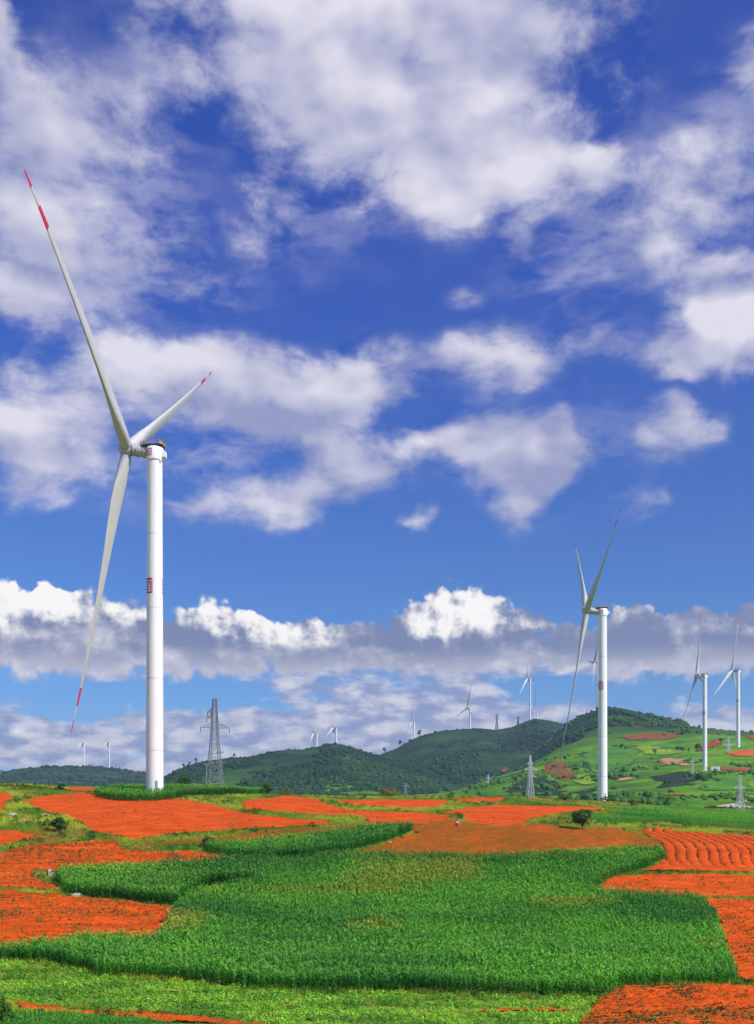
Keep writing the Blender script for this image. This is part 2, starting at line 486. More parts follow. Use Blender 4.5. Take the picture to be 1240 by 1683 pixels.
rock_m = ramp_noise('pale_limestone', [(0.3, (0.22, 0.18, 0.14)), (0.55, (0.42, 0.38, 0.33)), (0.75, (0.55, 0.51, 0.46))], 2.2, bump=0.4, fine=(9.0, 0.7, 1.15))
rock_dark = ramp_noise('mossy_rock', [(0.35, (0.10, 0.12, 0.08)), (0.55, (0.24, 0.25, 0.20)), (0.75, (0.42, 0.42, 0.36))], 2.6, bump=0.4, fine=(9.0, 0.7, 1.15))
leaf = leafmat('leaf')
far_leaf = leafmat('far_leaf', 0.8, 0.0, 0.1)
OR1, OR2, OR3 = (0.68, 0.088, 0.005), (0.84, 0.135, 0.008), (0.47, 0.050, 0.004)
soil = ramp_noise('red_soil', [(0.25, OR3), (0.48, OR1), (0.75, OR2)], 0.22, fine=(2.4, 0.62, 1.16), bump=0.6, streak=((.13, .75, .5), (0.42, 0.058, 0.006)))
soil_brown = ramp_noise('brown_ploughed_soil', [(0.25, (0.22, 0.066, 0.006)), (0.5, (0.33, 0.078, 0.006)), (0.75, (0.52, 0.092, 0.006))], 0.16, fine=(2.0, 0.6, 1.2), bump=0.6, streak=((.25, .5, .5), (0.17, 0.075, 0.008)))
grass_ground = ramp_noise('grassy_ground', [(0.28, (0.045, 0.105, 0.016)), (0.45, (0.085, 0.170, 0.022)), (0.60, (0.17, 0.20, 0.030)), (0.78, (0.26, 0.19, 0.045))], 0.16, fine=(1.4, 0.6, 1.25))
hill_ground = None

# ================================================================== terrain
KN = [40, 70, 84, 98, 118, 142, 170, 190, 215, 240, 260, 300, 350, 400, 450, 500, 550, 600, 700, 800, 900, 1000, 1130, 1250, 1400, 1550, 1700, 1900, 2300, 5200]
near = [2150, 1745, 1682, 1630, 1560, 1490, 1410, 1362]
V0 = 1306
cols_tab = {
    -60: near + [1328, 1303, 1291, 1289, 1296, 1310, 1322, 1326, 1326, 1324, 1320, 1316, 1314, 1312, 1310, 1309, 1308, 1307, V0, V0, V0, V0],
    0: near + [1328, 1303, 1291, 1289, 1296, 1310, 1322, 1326, 1326, 1324, 1320, 1316, 1314, 1312, 1310, 1309, 1308, 1307, V0, V0, V0, V0],
    130: near + [1328, 1306, 1298, 1295, 1300, 1312, 1322, 1326, 1326, 1324, 1320, 1316, 1314, 1312, 1310, 1309, 1308, 1307, V0, V0, V0, V0],
    250: near + [1329, 1303, 1298, 1297, 1298, 1302, 1312, 1322, 1326, 1324, 1320, 1316, 1314, 1312, 1310, 1309, 1308, 1307, V0, V0, V0, V0],
    360: near + [1330, 1308, 1303, 1302, 1303, 1306, 1316, 1324, 1326, 1324, 1320, 1316, 1314, 1312, 1310, 1309, 1308, 1307, V0, V0, V0, V0],
    460: near + [1332, 1311, 1308, 1312, 1322, 1330, 1332, 1332, 1330, 1328, 1322, 1318, 1315, 1312, 1310, 1309, 1308, 1307, V0, V0, V0, V0],
    640: near + [1334, 1319, 1313, 1311, 1318, 1328, 1332, 1332, 1330, 1328, 1322, 1318, 1315, 1312, 1310, 1309, 1308, 1307, V0, V0, V0, V0],
    740: near + [1337, 1321, 1313, 1310, 1316, 1326, 1330, 1330, 1328, 1325, 1320, 1317, 1314, 1308, 1304, 1306, 1306, 1305, V0, V0, V0, V0],
    830: near + [1339, 1323, 1314, 1310, 1313, 1320, 1326, 1328, 1328, 1326, 1316, 1304, 1292, 1280, 1272, 1282, 1290, 1290, 1288, V0, V0, V0],
    900: [2150, 1745, 1682, 1630, 1560, 1490, 1410, 1364, 1342, 1330, 1321, 1314, 1314, 1318, 1323, 1325, 1324, 1321, 1312, 1300, 1288, 1275, 1256, 1246, 1236, 1230, 1218, 1212, 1240, V0],
    990: [2150, 1745, 1682, 1630, 1560, 1490, 1410, 1368, 1350, 1341, 1335, 1327, 1321, 1317, 1315, 1316, 1318, 1316, 1308, 1298, 1288, 1272, 1250, 1230, 1208, 1178, 1150, 1156, 1215, V0],
    1080: [2150, 1745, 1682, 1630, 1560, 1490, 1412, 1372, 1355, 1346, 1340, 1333, 1330, 1327, 1324, 1322, 1320, 1316, 1304, 1289, 1274, 1260, 1240, 1224, 1206, 1190, 1180, 1192, 1240, V0],
    1160: [2150, 1745, 1682, 1630, 1560, 1490, 1416, 1376, 1360, 1350, 1344, 1338, 1336, 1335, 1334, 1332, 1328, 1320, 1302, 1283, 1264, 1252, 1230, 1214, 1200, 1196, 1200, 1210, 1250, V0],
    1215: [2150, 1745, 1682, 1630, 1560, 1490, 1418, 1380, 1364, 1354, 1348, 1341, 1338, 1337, 1336, 1333, 1329, 1321, 1304, 1286, 1266, 1250, 1224, 1211, 1204, 1202, 1206, 1216, 1255, V0],
    1300: [2150, 1745, 1682, 1630, 1560, 1490, 1420, 1384, 1368, 1358, 1350, 1343, 1340, 1338, 1337, 1334, 1330, 1322, 1306, 1288, 1268, 1252, 1226, 1214, 1208, 1206, 1210, 1220, 1258, V0],
}
PXG = np.arange(-60, 1301, 10.0)
LG = np.linspace(math.log(40), math.log(5200), 420)
_cp = np.array(sorted(cols_tab))
_tab = np.array([np.interp(LG, np.log(KN), -(np.array(cols_tab[c]) - CY) * np.array(KN) / F) for c in _cp])
GZ = np.array([np.interp(PXG, _cp, _tab[:, j]) for j in range(len(LG))]).T      # heights by bearing and distance
def _smooth(a, axis, s):
    k = np.exp(-0.5 * (np.arange(-3 * s, 3 * s + 1) / s) ** 2); k /= k.sum()
    p = [(0, 0), (0, 0)]; p[axis] = (3 * s, 3 * s)
    return np.apply_along_axis(lambda v: np.convolve(v, k, 'valid'), axis, np.pad(a, p, mode='edge'))
GZ = _smooth(_smooth(GZ, 0, 3), 1, 2)
# ridges farther off: crest (bearing, height on the skyline), distance, depth of the near and far slopes
ridges = [
    (3000, 1000, 900, [(-200, 1280), (0, 1270), (30, 1264), (60, 1262), (100, 1260), (180, 1264), (230, 1269), (300, 1280), (380, 1300)]),
    (1900, 800, 700, [(200, 1306), (262, 1284), (290, 1268), (320, 1256), (370, 1247), (400, 1246), (440, 1240), (470, 1234), (500, 1233), (530, 1230), (552, 1225), (575, 1231), (600, 1240), (630, 1249), (680, 1262), (760, 1290), (820, 1306)]),
    (2500, 1150, 800, [(540, 1290), (585, 1256), (615, 1244), (650, 1232), (690, 1212), (725, 1204), (760, 1201), (790, 1200), (815, 1203), (840, 1199), (860, 1192), (880, 1186), (905, 1189), (925, 1194), (960, 1190), (1100, 1215), (1300, 1260)]),
]
def H(x, y):
    x, y = np.asarray(x, float), np.asarray(y, float)
    yy = np.maximum(y, 70.0)
    b = CX + F * x / yy
    bc = np.clip(b, -60, 1299.9)
    d = np.clip(y, 40.0, 5199.0)
    u = (bc + 60) / 10.0; i = np.floor(u).astype(int); fu = u - i
    t = (np.log(d) - LG[0]) / (LG[1] - LG[0]); j = np.clip(np.floor(t).astype(int), 0, len(LG) - 2); ft = t - j
    z = (GZ[i, j] * (1 - fu) + GZ[i + 1, j] * fu) * (1 - ft) + (GZ[i, j + 1] * (1 - fu) + GZ[i + 1, j + 1] * fu) * ft
    far = np.clip((y - 450) / 600, 0, 1)
    z = z + far * fbm(x / 90, y / 90, 3.0, 4) * 0.0032 * y
    for D0, wf, wb, cr in ridges:
        c = np.array(cr)
        zc = -(np.interp(b, c[:, 0], c[:, 1]) - CY) * D0 / F
        q = np.where(y < D0, (D0 - y) / wf, (y - D0) / wb)
        prof = np.clip(1 - q, 0, 1); prof = prof * prof * (3 - 2 * prof)
        w = fbm(x / 210, y / 210, D0 * .01, 4) * 0.16 * prof * np.clip(q * 3, 0.12, 1)
        zr = (zc + 12) * (prof + w) - 12
        z = np.maximum(z, np.where(q < 1, zr, -1e3))
    near_f = np.clip((y - 60) / 20, 0, 1) * np.clip((430 - y) / 120, 0, 1)
    z = z + near_f * fbm(x / 14, y / 14, 8.0, 3) * 0.28
    # the slope the photographer stands on
    k = np.clip(y / 60.0, -3, 1)
    z = np.where(y < 60, np.minimum(np.where(y < 0, -1.75 + y * 0.05, -1.75 + (z + 1.75) * k), z * 0 + 5), z)
    return z + CAMZ
def pos(px, py, D):
    return ((px - CX) / F * D, D, CAMZ - (py - CY) / F * D)
def gpos(px, D):
    x = (px - CX) / F * D
    return Vector((x, D, float(H(x, D))))
DS = np.concatenate([np.arange(72, 460, 0.4), np.arange(460, 3600, 4.0)])
def ground_at(px, py, dmin=72.0, dmax=3600.0):
    """where the sight line at this bearing and slope meets the ground"""
    px, py = np.broadcast_arrays(np.atleast_1d(np.asarray(px, float)), np.atleast_1d(np.asarray(py, float)))
    out = np.zeros((len(px), 3))
    for q in range(len(px)):
        x = (px[q] - CX) / F * DS
        yg = CY - (H(x, DS) - CAMZ) * F / DS
        ok = (yg <= py[q]) & (DS >= dmin) & (DS <= dmax)
        k = int(np.argmax(ok)) if ok.any() else int(np.argmin(np.where((DS >= dmin) & (DS <= dmax), yg, 9e9)))
        D = DS[k]
        if ok.any() and k > 0 and DS[k] > dmin:
            a, b = yg[k - 1], yg[k]
            if a > py[q] >= b: D = DS[k - 1] + (a - py[q]) / max(a - b, 1e-6) * (DS[k] - DS[k - 1])
        X = (px[q] - CX) / F * D
        out[q] = (X, D, float(H(X, D)))
    return out
def poly_world(pts, dmin=72.0, dmax=3600.0):
    p = []
    for i in range(len(pts)):
        a, b = np.array(pts[i], float), np.array(pts[(i + 1) % len(pts)], float)
        n = max(1, int(np.hypot(*(b - a)) / 25))
        for k in range(n): p.append(a + (b - a) * k / n)
    p = np.array(p)
    return ground_at(p[:, 0], p[:, 1], dmin, dmax)[:, :2]
def inside(x, y, P):
    r = np.zeros(np.shape(x), bool)
    x0, y0 = P[:, 0], P[:, 1]
    x1, y1 = np.roll(x0, -1), np.roll(y0, -1)
    for a, b, c, d in zip(x0, y0, x1, y1):
        if b == d: continue
        cond = ((b > y) != (d > y))
        r ^= cond & (x < (c - a) * (y - b) / (d - b) + a)
    return r
def visible_bearing(x, y, m=60):
    b = CX + F * x / np.maximum(y, 1)
    return (b > -m) & (b < 1240 + m)

# one ground sheet, finer where the fields lie
def ground_sheet():
    bx = np.unique(np.concatenate([np.linspace(-4200, -60, 24), np.arange(-60, 1301, 9.0), np.linspace(1300, 5400, 24)]))
    dd = np.concatenate([np.arange(40, 72, 4), np.arange(72, 330, 1.5), np.arange(330, 600, 6), np.arange(600, 1500, 14), np.arange(1500, 3300, 26), np.arange(3300, 5200, 120)])
    bb, DD = np.meshgrid(bx, dd, indexing='ij')
    X = (bb - CX) / F * np.maximum(DD, 72.0)
    Z = H(X, DD)
    n, m = X.shape
    V = np.stack([X.ravel(), DD.ravel(), Z.ravel()], 1)
    idx = np.arange(n * m).reshape(n, m)
    Fq = np.stack([idx[:-1, :-1].ravel(), idx[1:, :-1].ravel(), idx[1:, 1:].ravel(), idx[:-1, 1:].ravel()], 1)
    # behind and below the camera
    yb = np.array([-120.0, -40.0, 0.0, 20.0, 40.0])
    XB, YB = np.meshgrid(X[:, 0], yb, indexing='ij')
    VB = np.stack([XB.ravel(), YB.ravel(), H(XB, YB).ravel()], 1)
    VB = VB.reshape(n, 5, 3); VB[:, 4, 2] = Z[:, 0]
    ib = np.arange(n * 5).reshape(n, 5) + len(V)
    FB = np.stack([ib[:-1, :-1].ravel(), ib[1:, :-1].ravel(), ib[1:, 1:].ravel(), ib[:-1, 1:].ravel()], 1)
    V = np.concatenate([V, VB.reshape(-1, 3)])
    return V, np.concatenate([Fq, FB])
def ground_material():
    m, nt, b = mat_new('ground_cover')
    L = nt.links.new
    g = nt.nodes.new('ShaderNodeNewGeometry')
    sp = nt.nodes.new('ShaderNodeSeparateXYZ'); L(g.outputs['Position'], sp.inputs[0])
    def nz(scale, detail=7, rough=0.6):
        n = nt.nodes.new('ShaderNodeTexNoise'); n.inputs['Scale'].default_value = scale; n.inputs['Detail'].default_value = detail; n.inputs['Roughness'].default_value = rough
        L(g.outputs['Position'], n.inputs['Vector']); return n.outputs[0]
    def ramp(v, stops):
        r = nt.nodes.new('ShaderNodeValToRGB')
        while len(r.color_ramp.elements) < len(stops): r.color_ramp.elements.new(0.5)
        for e, (p, c) in zip(r.color_ramp.elements, stops): e.position = p; e.color = (*c, 1)
        L(v, r.inputs[0]); return r.outputs[0]
    def mix(f, a, c):
        x = nt.nodes.new('ShaderNodeMix'); x.data_type = 'RGBA'; L(f, x.inputs['Factor']); L(a, x.inputs[6]); L(c, x.inputs[7]); return x.outputs[2]
    def rng_(v, a, c, lo=0, hi=1):
        x = nt.nodes.new('ShaderNodeMapRange'); x.inputs[1].default_value = a; x.inputs[2].default_value = c; x.inputs[3].default_value = lo; x.inputs[4].default_value = hi; L(v, x.inputs[0]); return x.outputs[0]
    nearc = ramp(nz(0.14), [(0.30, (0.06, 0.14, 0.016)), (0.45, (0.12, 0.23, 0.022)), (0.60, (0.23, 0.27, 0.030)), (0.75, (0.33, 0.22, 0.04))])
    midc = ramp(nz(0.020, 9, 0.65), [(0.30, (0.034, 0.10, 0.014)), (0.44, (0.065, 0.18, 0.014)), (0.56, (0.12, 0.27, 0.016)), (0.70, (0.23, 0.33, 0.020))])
    farc = ramp(nz(0.012, 9, 0.68), [(0.32, (0.009, 0.032, 0.017)), (0.48, (0.015, 0.052, 0.020)), (0.60, (0.028, 0.085, 0.021)), (0.74, (0.06, 0.135, 0.024))])  # darker green: cloud shadow over the far hills is put into this colour
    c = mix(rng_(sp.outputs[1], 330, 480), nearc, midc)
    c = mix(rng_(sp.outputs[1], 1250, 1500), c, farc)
    sc = nt.nodes.new('ShaderNodeVectorMath'); sc.operation = 'SCALE'
    L(c, sc.inputs[0]); L(rng_(nz(0.35, 5), 0.3, 0.7, 0.6, 1.3), sc.inputs['Scale'])
    L(sc.outputs[0], b.inputs['Base Color'])
    b.inputs['Roughness'].default_value = 1.0; b.inputs['Specular IOR Level'].default_value = 0.05
    return m
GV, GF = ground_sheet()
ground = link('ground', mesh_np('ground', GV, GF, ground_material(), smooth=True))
tag(ground, kind='structure')

# ================================================================== fields
def z1(*p): return [(x * 420 / 1240, 1260 + y * 420 / 1240) for x, y in p]
def z2(*p): return [(400 + x * 420 / 1240, 1260 + y * 420 / 1240) for x, y in p]
def z3(*p): return [(820 + x * 420 / 1240, 1260 + y * 420 / 1240) for x, y in p]
EDGE = 1.0
FIELDS = []      # world outline of every worked field, so that wild grass keeps off it
def soil_field(name, pts, mat=None, rows=None, amp=0.10, dmin=72, dmax=460, stp=None, big=False):
    P = poly_world(pts, dmin, dmax)
    FIELDS.append(P)
    lo, hi = P.min(0) - 1, P.max(0) + 1
    lo[0] = max(lo[0], (-120 - CX) / F * hi[1]); hi[0] = min(hi[0], (1360 - CX) / F * hi[1])
    s = stp or (0.24 if P[:, 1].mean() < 150 else 0.34 if P[:, 1].mean() < 240 else 0.5)
    xs, ys = np.arange(lo[0], hi[0], s), np.arange(lo[1], hi[1], s)
    X, Y = np.meshgrid(xs, ys, indexing='ij')
    X = X + (vnoise(X * 3.1, Y * 3.3, 1) - .5) * s * .5; Y = Y + (vnoise(X * 2.7, Y * 3.9, 2) - .5) * s * .5
    wx, wy = X + fbm(X * .35, Y * .35, 5, 2) * .9, Y + fbm(X * .35, Y * .35, 6, 2) * .9
    ins = inside(wx, wy, P)
    keep = ins[:-1, :-1] & ins[1:, 1:] & ins[1:, :-1] & ins[:-1, 1:]
    cl = np.abs(fbm(X * 1.3, Y * 1.3, 2.0, 4, .65)) * amp * 1.6 + fbm(X * .2, Y * .2, 4, 2) * amp * .8
    if rows is not None: cl = cl + rows(X, Y)
    Z = H(X, Y) + 0.10 + np.maximum(cl, -0.06)
    n, m = X.shape
    idx = np.arange(n * m).reshape(n, m)
    q = np.stack([idx[:-1, :-1], idx[1:, :-1], idx[1:, 1:], idx[:-1, 1:]], -1)[keep]
    used = np.unique(q)
    mp = np.full(n * m, -1, dtype=np.int64); mp[used] = np.arange(len(used))
    V = np.stack([X.ravel(), Y.ravel(), Z.ravel()], 1)[used]
    o = link(name, mesh_np(name, V, mp[q], mat or soil, smooth=True))
    tag(o, kind='structure')
    return P

def xrows(wl, amp, skew=0.0, wob=.5):
    def f(X, Y):
        ph = (Y + X * skew + fbm(X * .12, Y * .12, 9, 2) * wob * 2) / wl * 2 * np.pi
        return amp * (0.5 + 0.5 * np.sin(ph)) * (0.6 + 0.8 * vnoise(X * .5, Y * .5, 3))
    return f
def s_curve(X, Y):
    return X / Y * 174.0 + np.interp(Y, [156, 162, 166, 169, 172, 176, 180, 183, 187, 191, 197], [-1.4, -.5, .2, .75, 1.0, 1.0, 1.2, 1.9, 3.3, 4.7, 6.6])
def furrow_u(X, Y):
    return np.mod(s_curve(X, Y) + fbm(X * .25, Y * .25, 3, 2) * .22, 1.8) / 1.8
def srows(X, Y):
    u = furrow_u(X, Y)
    fade = np.clip((Y - 164) / 3, 0, 1)
    return 0.16 - np.exp(-((u - 0.5) / 0.13) ** 2) * 0.42 * fade - np.exp(-((np.mod(u * 3, 1) - .5) / .2) ** 2) * .05

R1 = soil_field('red_soil_field', [(38, 1317), (60, 1310), (130, 1304), (160, 1307), (200, 1315), (240, 1317), (285, 1312), (330, 1320), (380, 1331), (410, 1339), (480, 1346), (540, 1350), (556, 1356), (480, 1358), (350, 1368), (280, 1373), (220, 1382), (190, 1376), (150, 1368), (130, 1352), (110, 1342), (80, 1338), (55, 1328)], rows=xrows(1.6, .05))
R2 = soil_field('red_soil_field', z2((-10, 185), (30, 165), (190, 146), (240, 145), (360, 165), (420, 190), (520, 212), (640, 222), (760, 225), (900, 230), (1000, 240), (1030, 262), (880, 282), (640, 292), (590, 285), (610, 262), (540, 240), (420, 240), (200, 225), (0, 212)), rows=xrows(1.8, .05))
R3 = soil_field('red_soil_field', z2((-20, 238), (60, 242), (200, 250), (430, 270), (460, 283), (200, 297), (0, 308), (-60, 300)))
R4 = soil_field('red_soil_field', z2((430, 166), (700, 163), (1000, 165), (990, 188), (900, 205), (800, 206), (560, 195), (480, 182)), dmax=300)
R5 = soil_field('red_soil_field', z2((1030, 160), (1240, 150), (1280, 152), (1270, 166), (1240, 176), (1100, 180), (1030, 173)), dmax=300)
R6 = soil_field('red_soil_field', z3((-270, 225), (-180, 208), (-60, 196), (0, 190), (200, 193), (360, 196), (530, 204), (500, 215), (370, 226), (250, 242), (150, 270), (130, 287), (0, 297), (-140, 276), (-200, 250)), rows=xrows(1.8, .05), dmax=320)
R7 = soil_field('red_soil_field', z3((140, 152), (220, 148), (330, 160), (420, 172), (415, 178), (250, 168), (140, 162)), dmax=330)
B1 = soil_field('brown_ploughed_field', z2((580, 408), (720, 366), (830, 328), (815, 296), (880, 283), (1030, 264), (1060, 276), (1240, 297)) + z3((130, 288), (200, 285), (400, 311), (560, 306), (700, 346), (792, 378), (782, 402), (620, 430), (430, 455), (200, 466), (0, 470), (-300, 470), (-600, 440)), mat=soil_brown, rows=lambda X, Y: 0.36 * (.5 + .5 * np.sin((Y * 1.0 - X * 0.62 + fbm(X * .1, Y * .1, 2, 2) * 2) / 2.5 * 2 * np.pi)))
S1 = soil_field('furrowed_red_field', z3((680, 312), (760, 300), (900, 320), (1240, 341), (1330, 346), (1330, 524), (1240, 521), (1000, 516), (850, 511), (700, 518), (745, 490), (800, 462), (785, 402), (792, 378), (720, 346)), rows=srows, amp=.07, stp=.26)
S2 = soil_field('red_soil_field', z3((550, 540), (700, 526), (1000, 526), (1240, 536), (1330, 538), (1330, 644), (1240, 640), (1000, 634), (700, 634), (460, 627), (490, 590)), rows=xrows(1.5, .10, .05))
S3 = soil_field('weedy_red_field', z3((985, 652), (1240, 655), (1340, 656), (1340, 1052), (1240, 1050), (1190, 1056), (1150, 1022), (1100, 880), (1060, 760), (1040, 700)), rows=xrows(1.15, .24, -.25, .8), amp=.16)
S4 = soil_field('weedy_red_field', z3((590, 1078), (900, 1072), (1240, 1084), (1340, 1088), (1340, 1330), (360, 1330), (410, 1249), (500, 1142)), rows=xrows(1.05, .20, -.12, .9), amp=.18)
L1 = soil_field('red_soil_field', z1((-60, 128), (30, 130), (65, 150), (32, 185), (27, 215), (0, 222), (-60, 224)), dmax=300)
L2 = soil_field('red_soil_field', z1((-60, 305), (0, 306), (120, 326), (250, 346), (100, 362), (0, 391), (-60, 398)), rows=xrows(1.6, .10))
L3 = soil_field('weedy_red_field', z1((40, 407), (200, 382), (400, 363), (560, 361), (610, 400), (680, 416), (800, 416), (950, 413), (1010, 431), (1180, 452), (1100, 468), (800, 484), (400, 504), (280, 510), (170, 505), (150, 540), (285, 582), (280, 604), (0, 592), (-60, 590), (-60, 425), (0, 432)), rows=xrows(1.3, .13, .1))
L4 = soil_field('weedy_red_field', z1((-60, 620), (60, 613), (200, 621), (270, 621), (340, 636), (500, 652), (660, 667), (875, 687), (825, 740), (795, 790), (765, 842), (660, 857), (560, 852), (430, 842), (340, 862), (200, 877), (0, 892), (-60, 895)), rows=xrows(1.1, .20, .06, .8), amp=.15)
L5 = soil_field('red_soil_field', z1((70, 1150), (200, 1166), (500, 1191), (850, 1216), (1300, 1250), (1330, 1275), (1240, 1268), (800, 1248), (400, 1212), (80, 1196)), rows=xrows(.8, .10))
soil_field('thin_grassed_soil', z1((640, 380), (760, 368), (900, 355), (1240, 322)) + z2((60, 318), (200, 305), (420, 292), (560, 290), (580, 300), (480, 318), (300, 340), (100, 360)) + z1((1240, 372), (1100, 374), (980, 372), (800, 384)), mat=soil_brown)
THIN = FIELDS.pop()
P1 = soil_field('red_soil_field', z1((325, 98), (400, 97), (468, 99), (460, 126), (330, 120)), dmax=300)
P2 = soil_field('red_soil_field', z1((235, 104), (285, 104), (285, 113), (235, 112)), dmax=300)
for pts in (z2((895, 318), (980, 306), (1000, 312), (900, 335)), z3((-20, 1178), (380, 1184), (380, 1196), (-20, 1194)), z2((1100, 1178), (1240, 1182), (1240, 1194), (1100, 1190)), z2((160, 1146), (220, 1146), (215, 1160), (165, 1158))):
    soil_field('bare_soil_patch', pts, stp=.24)

# draped patches on the far hillsides
def hill_patch(name, pts, mat, dmin=450, dmax=1800, stp=5.0, lift=0.7):
    P = poly_world(pts, dmin, dmax)
    lo, hi = P.min(0) - 2, P.max(0) + 2
    xs, ys = np.arange(lo[0], hi[0], stp), np.arange(lo[1], hi[1], stp)
    X, Y = np.meshgrid(xs, ys, indexing='ij')
    ins = inside(X + fbm(X * .05, Y * .05, 5, 2) * 7, Y + fbm(X * .05, Y * .05, 6, 2) * 7, P)
    keep = ins[:-1, :-1] & ins[1:, 1:] & ins[1:, :-1] & ins[:-1, 1:]
    if not keep.any(): return None
    n, m = X.shape
    idx = np.arange(n * m).reshape(n, m)
    q = np.stack([idx[:-1, :-1], idx[1:, :-1], idx[1:, 1:], idx[:-1, 1:]], -1)[keep]
    used = np.unique(q); mp = np.full(n * m, -1, dtype=np.int64); mp[used] = np.arange(len(used))
    V = np.stack([X.ravel(), Y.ravel(), (H(X, Y) + lift).ravel()], 1)[used]
    tag(link(name, mesh_np(name, V, mp[q], mat, smooth=True)), kind='structure')
    return P
def zr(*p): return [(820 + x * 420 / 1240, 1040 + y * 360 / 1063) for x, y in p]
far_red = ramp_noise('far_red_soil', [(0.3, (0.20, 0.045, 0.022)), (0.5, (0.36, 0.060, 0.030)), (0.7, (0.22, 0.10, 0.022))], 0.03, fine=(.3, .8, 1.15))
far_orange = ramp_noise('far_orange_soil', [(0.3, (0.40, 0.07, 0.014)), (0.55, (0.52, 0.12, 0.02)), (0.75, (0.30, 0.15, 0.022))], 0.03, fine=(.3, .8, 1.15))
far_scar = ramp_noise('quarried_slope', [(0.3, (0.30, 0.13, 0.05)), (0.5, (0.46, 0.23, 0.11)), (0.7, (0.58, 0.36, 0.22))], 0.05, fine=(.4, .7, 1.2))
far_brown = ramp_noise('far_ploughed_soil', [(0.3, (0.13, 0.05, 0.018)), (0.5, (0.24, 0.075, 0.022)), (0.72, (0.09, 0.11, 0.018))], 0.03, stretch=(.35, 1, 1), fine=(.3, .8, 1.15))
far_lime = ramp_noise('bright_terrace_crop', [(0.3, (0.10, 0.26, 0.016)), (0.5, (0.19, 0.33, 0.018)), (0.7, (0.28, 0.34, 0.024))], 0.04, fine=(.3, .7, 1.2))
far_green = ramp_noise('green_terrace_crop', [(0.3, (0.04, 0.14, 0.014)), (0.5, (0.07, 0.21, 0.016)), (0.7, (0.13, 0.27, 0.018))], 0.04, fine=(.3, .7, 1.2))
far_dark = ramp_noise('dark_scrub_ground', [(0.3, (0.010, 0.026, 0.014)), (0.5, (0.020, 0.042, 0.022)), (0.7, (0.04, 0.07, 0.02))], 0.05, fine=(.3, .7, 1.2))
for nm, pts, mt in [
    ('far_ploughed_field', zr((575, 505), (700, 488), (860, 485), (880, 500), (860, 515), (740, 528), (610, 525)), far_brown),
    ('far_red_field', zr((955, 560), (1000, 540), (1080, 522), (1110, 530), (1105, 545), (1040, 560), (965, 572)), far_red),
    ('far_red_field', zr((1200, 505), (1260, 500), (1260, 530), (1215, 528)), far_red),
    ('far_orange_field', zr((1090, 588), (1150, 575), (1270, 570), (1270, 604), (1180, 602), (1120, 600)), far_orange),
    ('red_track', zr((1000, 652), (1100, 655), (1180, 653), (1270, 668), (1270, 690), (1180, 675), (1080, 668), (1000, 664)), far_red),
    ('quarried_slope', zr((745, 628), (800, 612), (850, 608), (890, 622), (930, 632), (990, 648), (985, 658), (900, 650), (800, 645)), far_scar),
    ('quarried_slope', zr((545, 715), (580, 705), (640, 702), (700, 706), (660, 716), (600, 722), (545, 728)), far_scar),
    ('terrace_field', zr((640, 560), (720, 545), (850, 570), (900, 585), (800, 600), (700, 595)), far_lime),
    ('terrace_field', zr((190, 520), (260, 500), (330, 492), (320, 505), (250, 525), (200, 530)), far_lime),
    ('terrace_field', zr((380, 705), (440, 695), (480, 700), (480, 730), (420, 748), (370, 752)), far_lime),
    ('terrace_field', zr((-150, 740), (0, 680), (130, 632), (230, 610), (280, 620), (200, 650), (100, 690), (-30, 740)), far_green),
    ('terrace_field', zr((400, 600), (480, 555), (640, 550), (700, 600), (620, 660), (500, 690), (420, 680)), far_green),
    ('far_orange_field', zr((410, 755), (470, 738), (488, 742), (485, 752), (430, 768)), far_orange),
    ('far_orange_field', zr((340, 745), (380, 690), (385, 700), (360, 750)), far_brown),
    ('far_ploughed_field', zr((780, 785), (880, 780), (890, 790), (800, 796)), far_orange),
    ('far_ploughed_field', zr((640, 455), (700, 445), (720, 460), (660, 470)), far_brown),
]:
    hill_patch(nm, pts, mt)
for nm, pts, mt in [
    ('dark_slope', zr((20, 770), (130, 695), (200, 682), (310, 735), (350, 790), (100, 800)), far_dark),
    ('terrace_field', zr((230, 640), (330, 620), (380, 690), (330, 730), (220, 680)), far_brown),
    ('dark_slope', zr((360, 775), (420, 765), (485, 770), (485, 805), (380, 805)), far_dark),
    ('terrace_field', zr((540, 640), (640, 630), (720, 680), (640, 700), (550, 700)), far_green),
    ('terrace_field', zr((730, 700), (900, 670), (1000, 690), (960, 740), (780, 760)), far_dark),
    ('terrace_field', zr((880, 700), (1100, 690), (1240, 720), (1240, 770), (1000, 770)), far_green),
    ('far_ploughed_field', zr((-60, 690), (20, 650), (60, 655), (0, 690), (-50, 720)), far_brown),
]:
    hill_patch(nm, pts, mt, lift=0.4)
path_m = ramp_noise('pale_dirt_track', [(0.3, (0.36, 0.25, 0.19)), (0.6, (0.52, 0.40, 0.33))], 0.1, fine=(1.0, .8, 1.1))
hill_patch('path', zr((1080, 836), (1160, 825), (1210, 800), (1270, 785), (1270, 800), (1215, 818), (1170, 838), (1240, 850), (1240, 858), (1090, 848)), path_m, 300, 700, 2.0, .3)

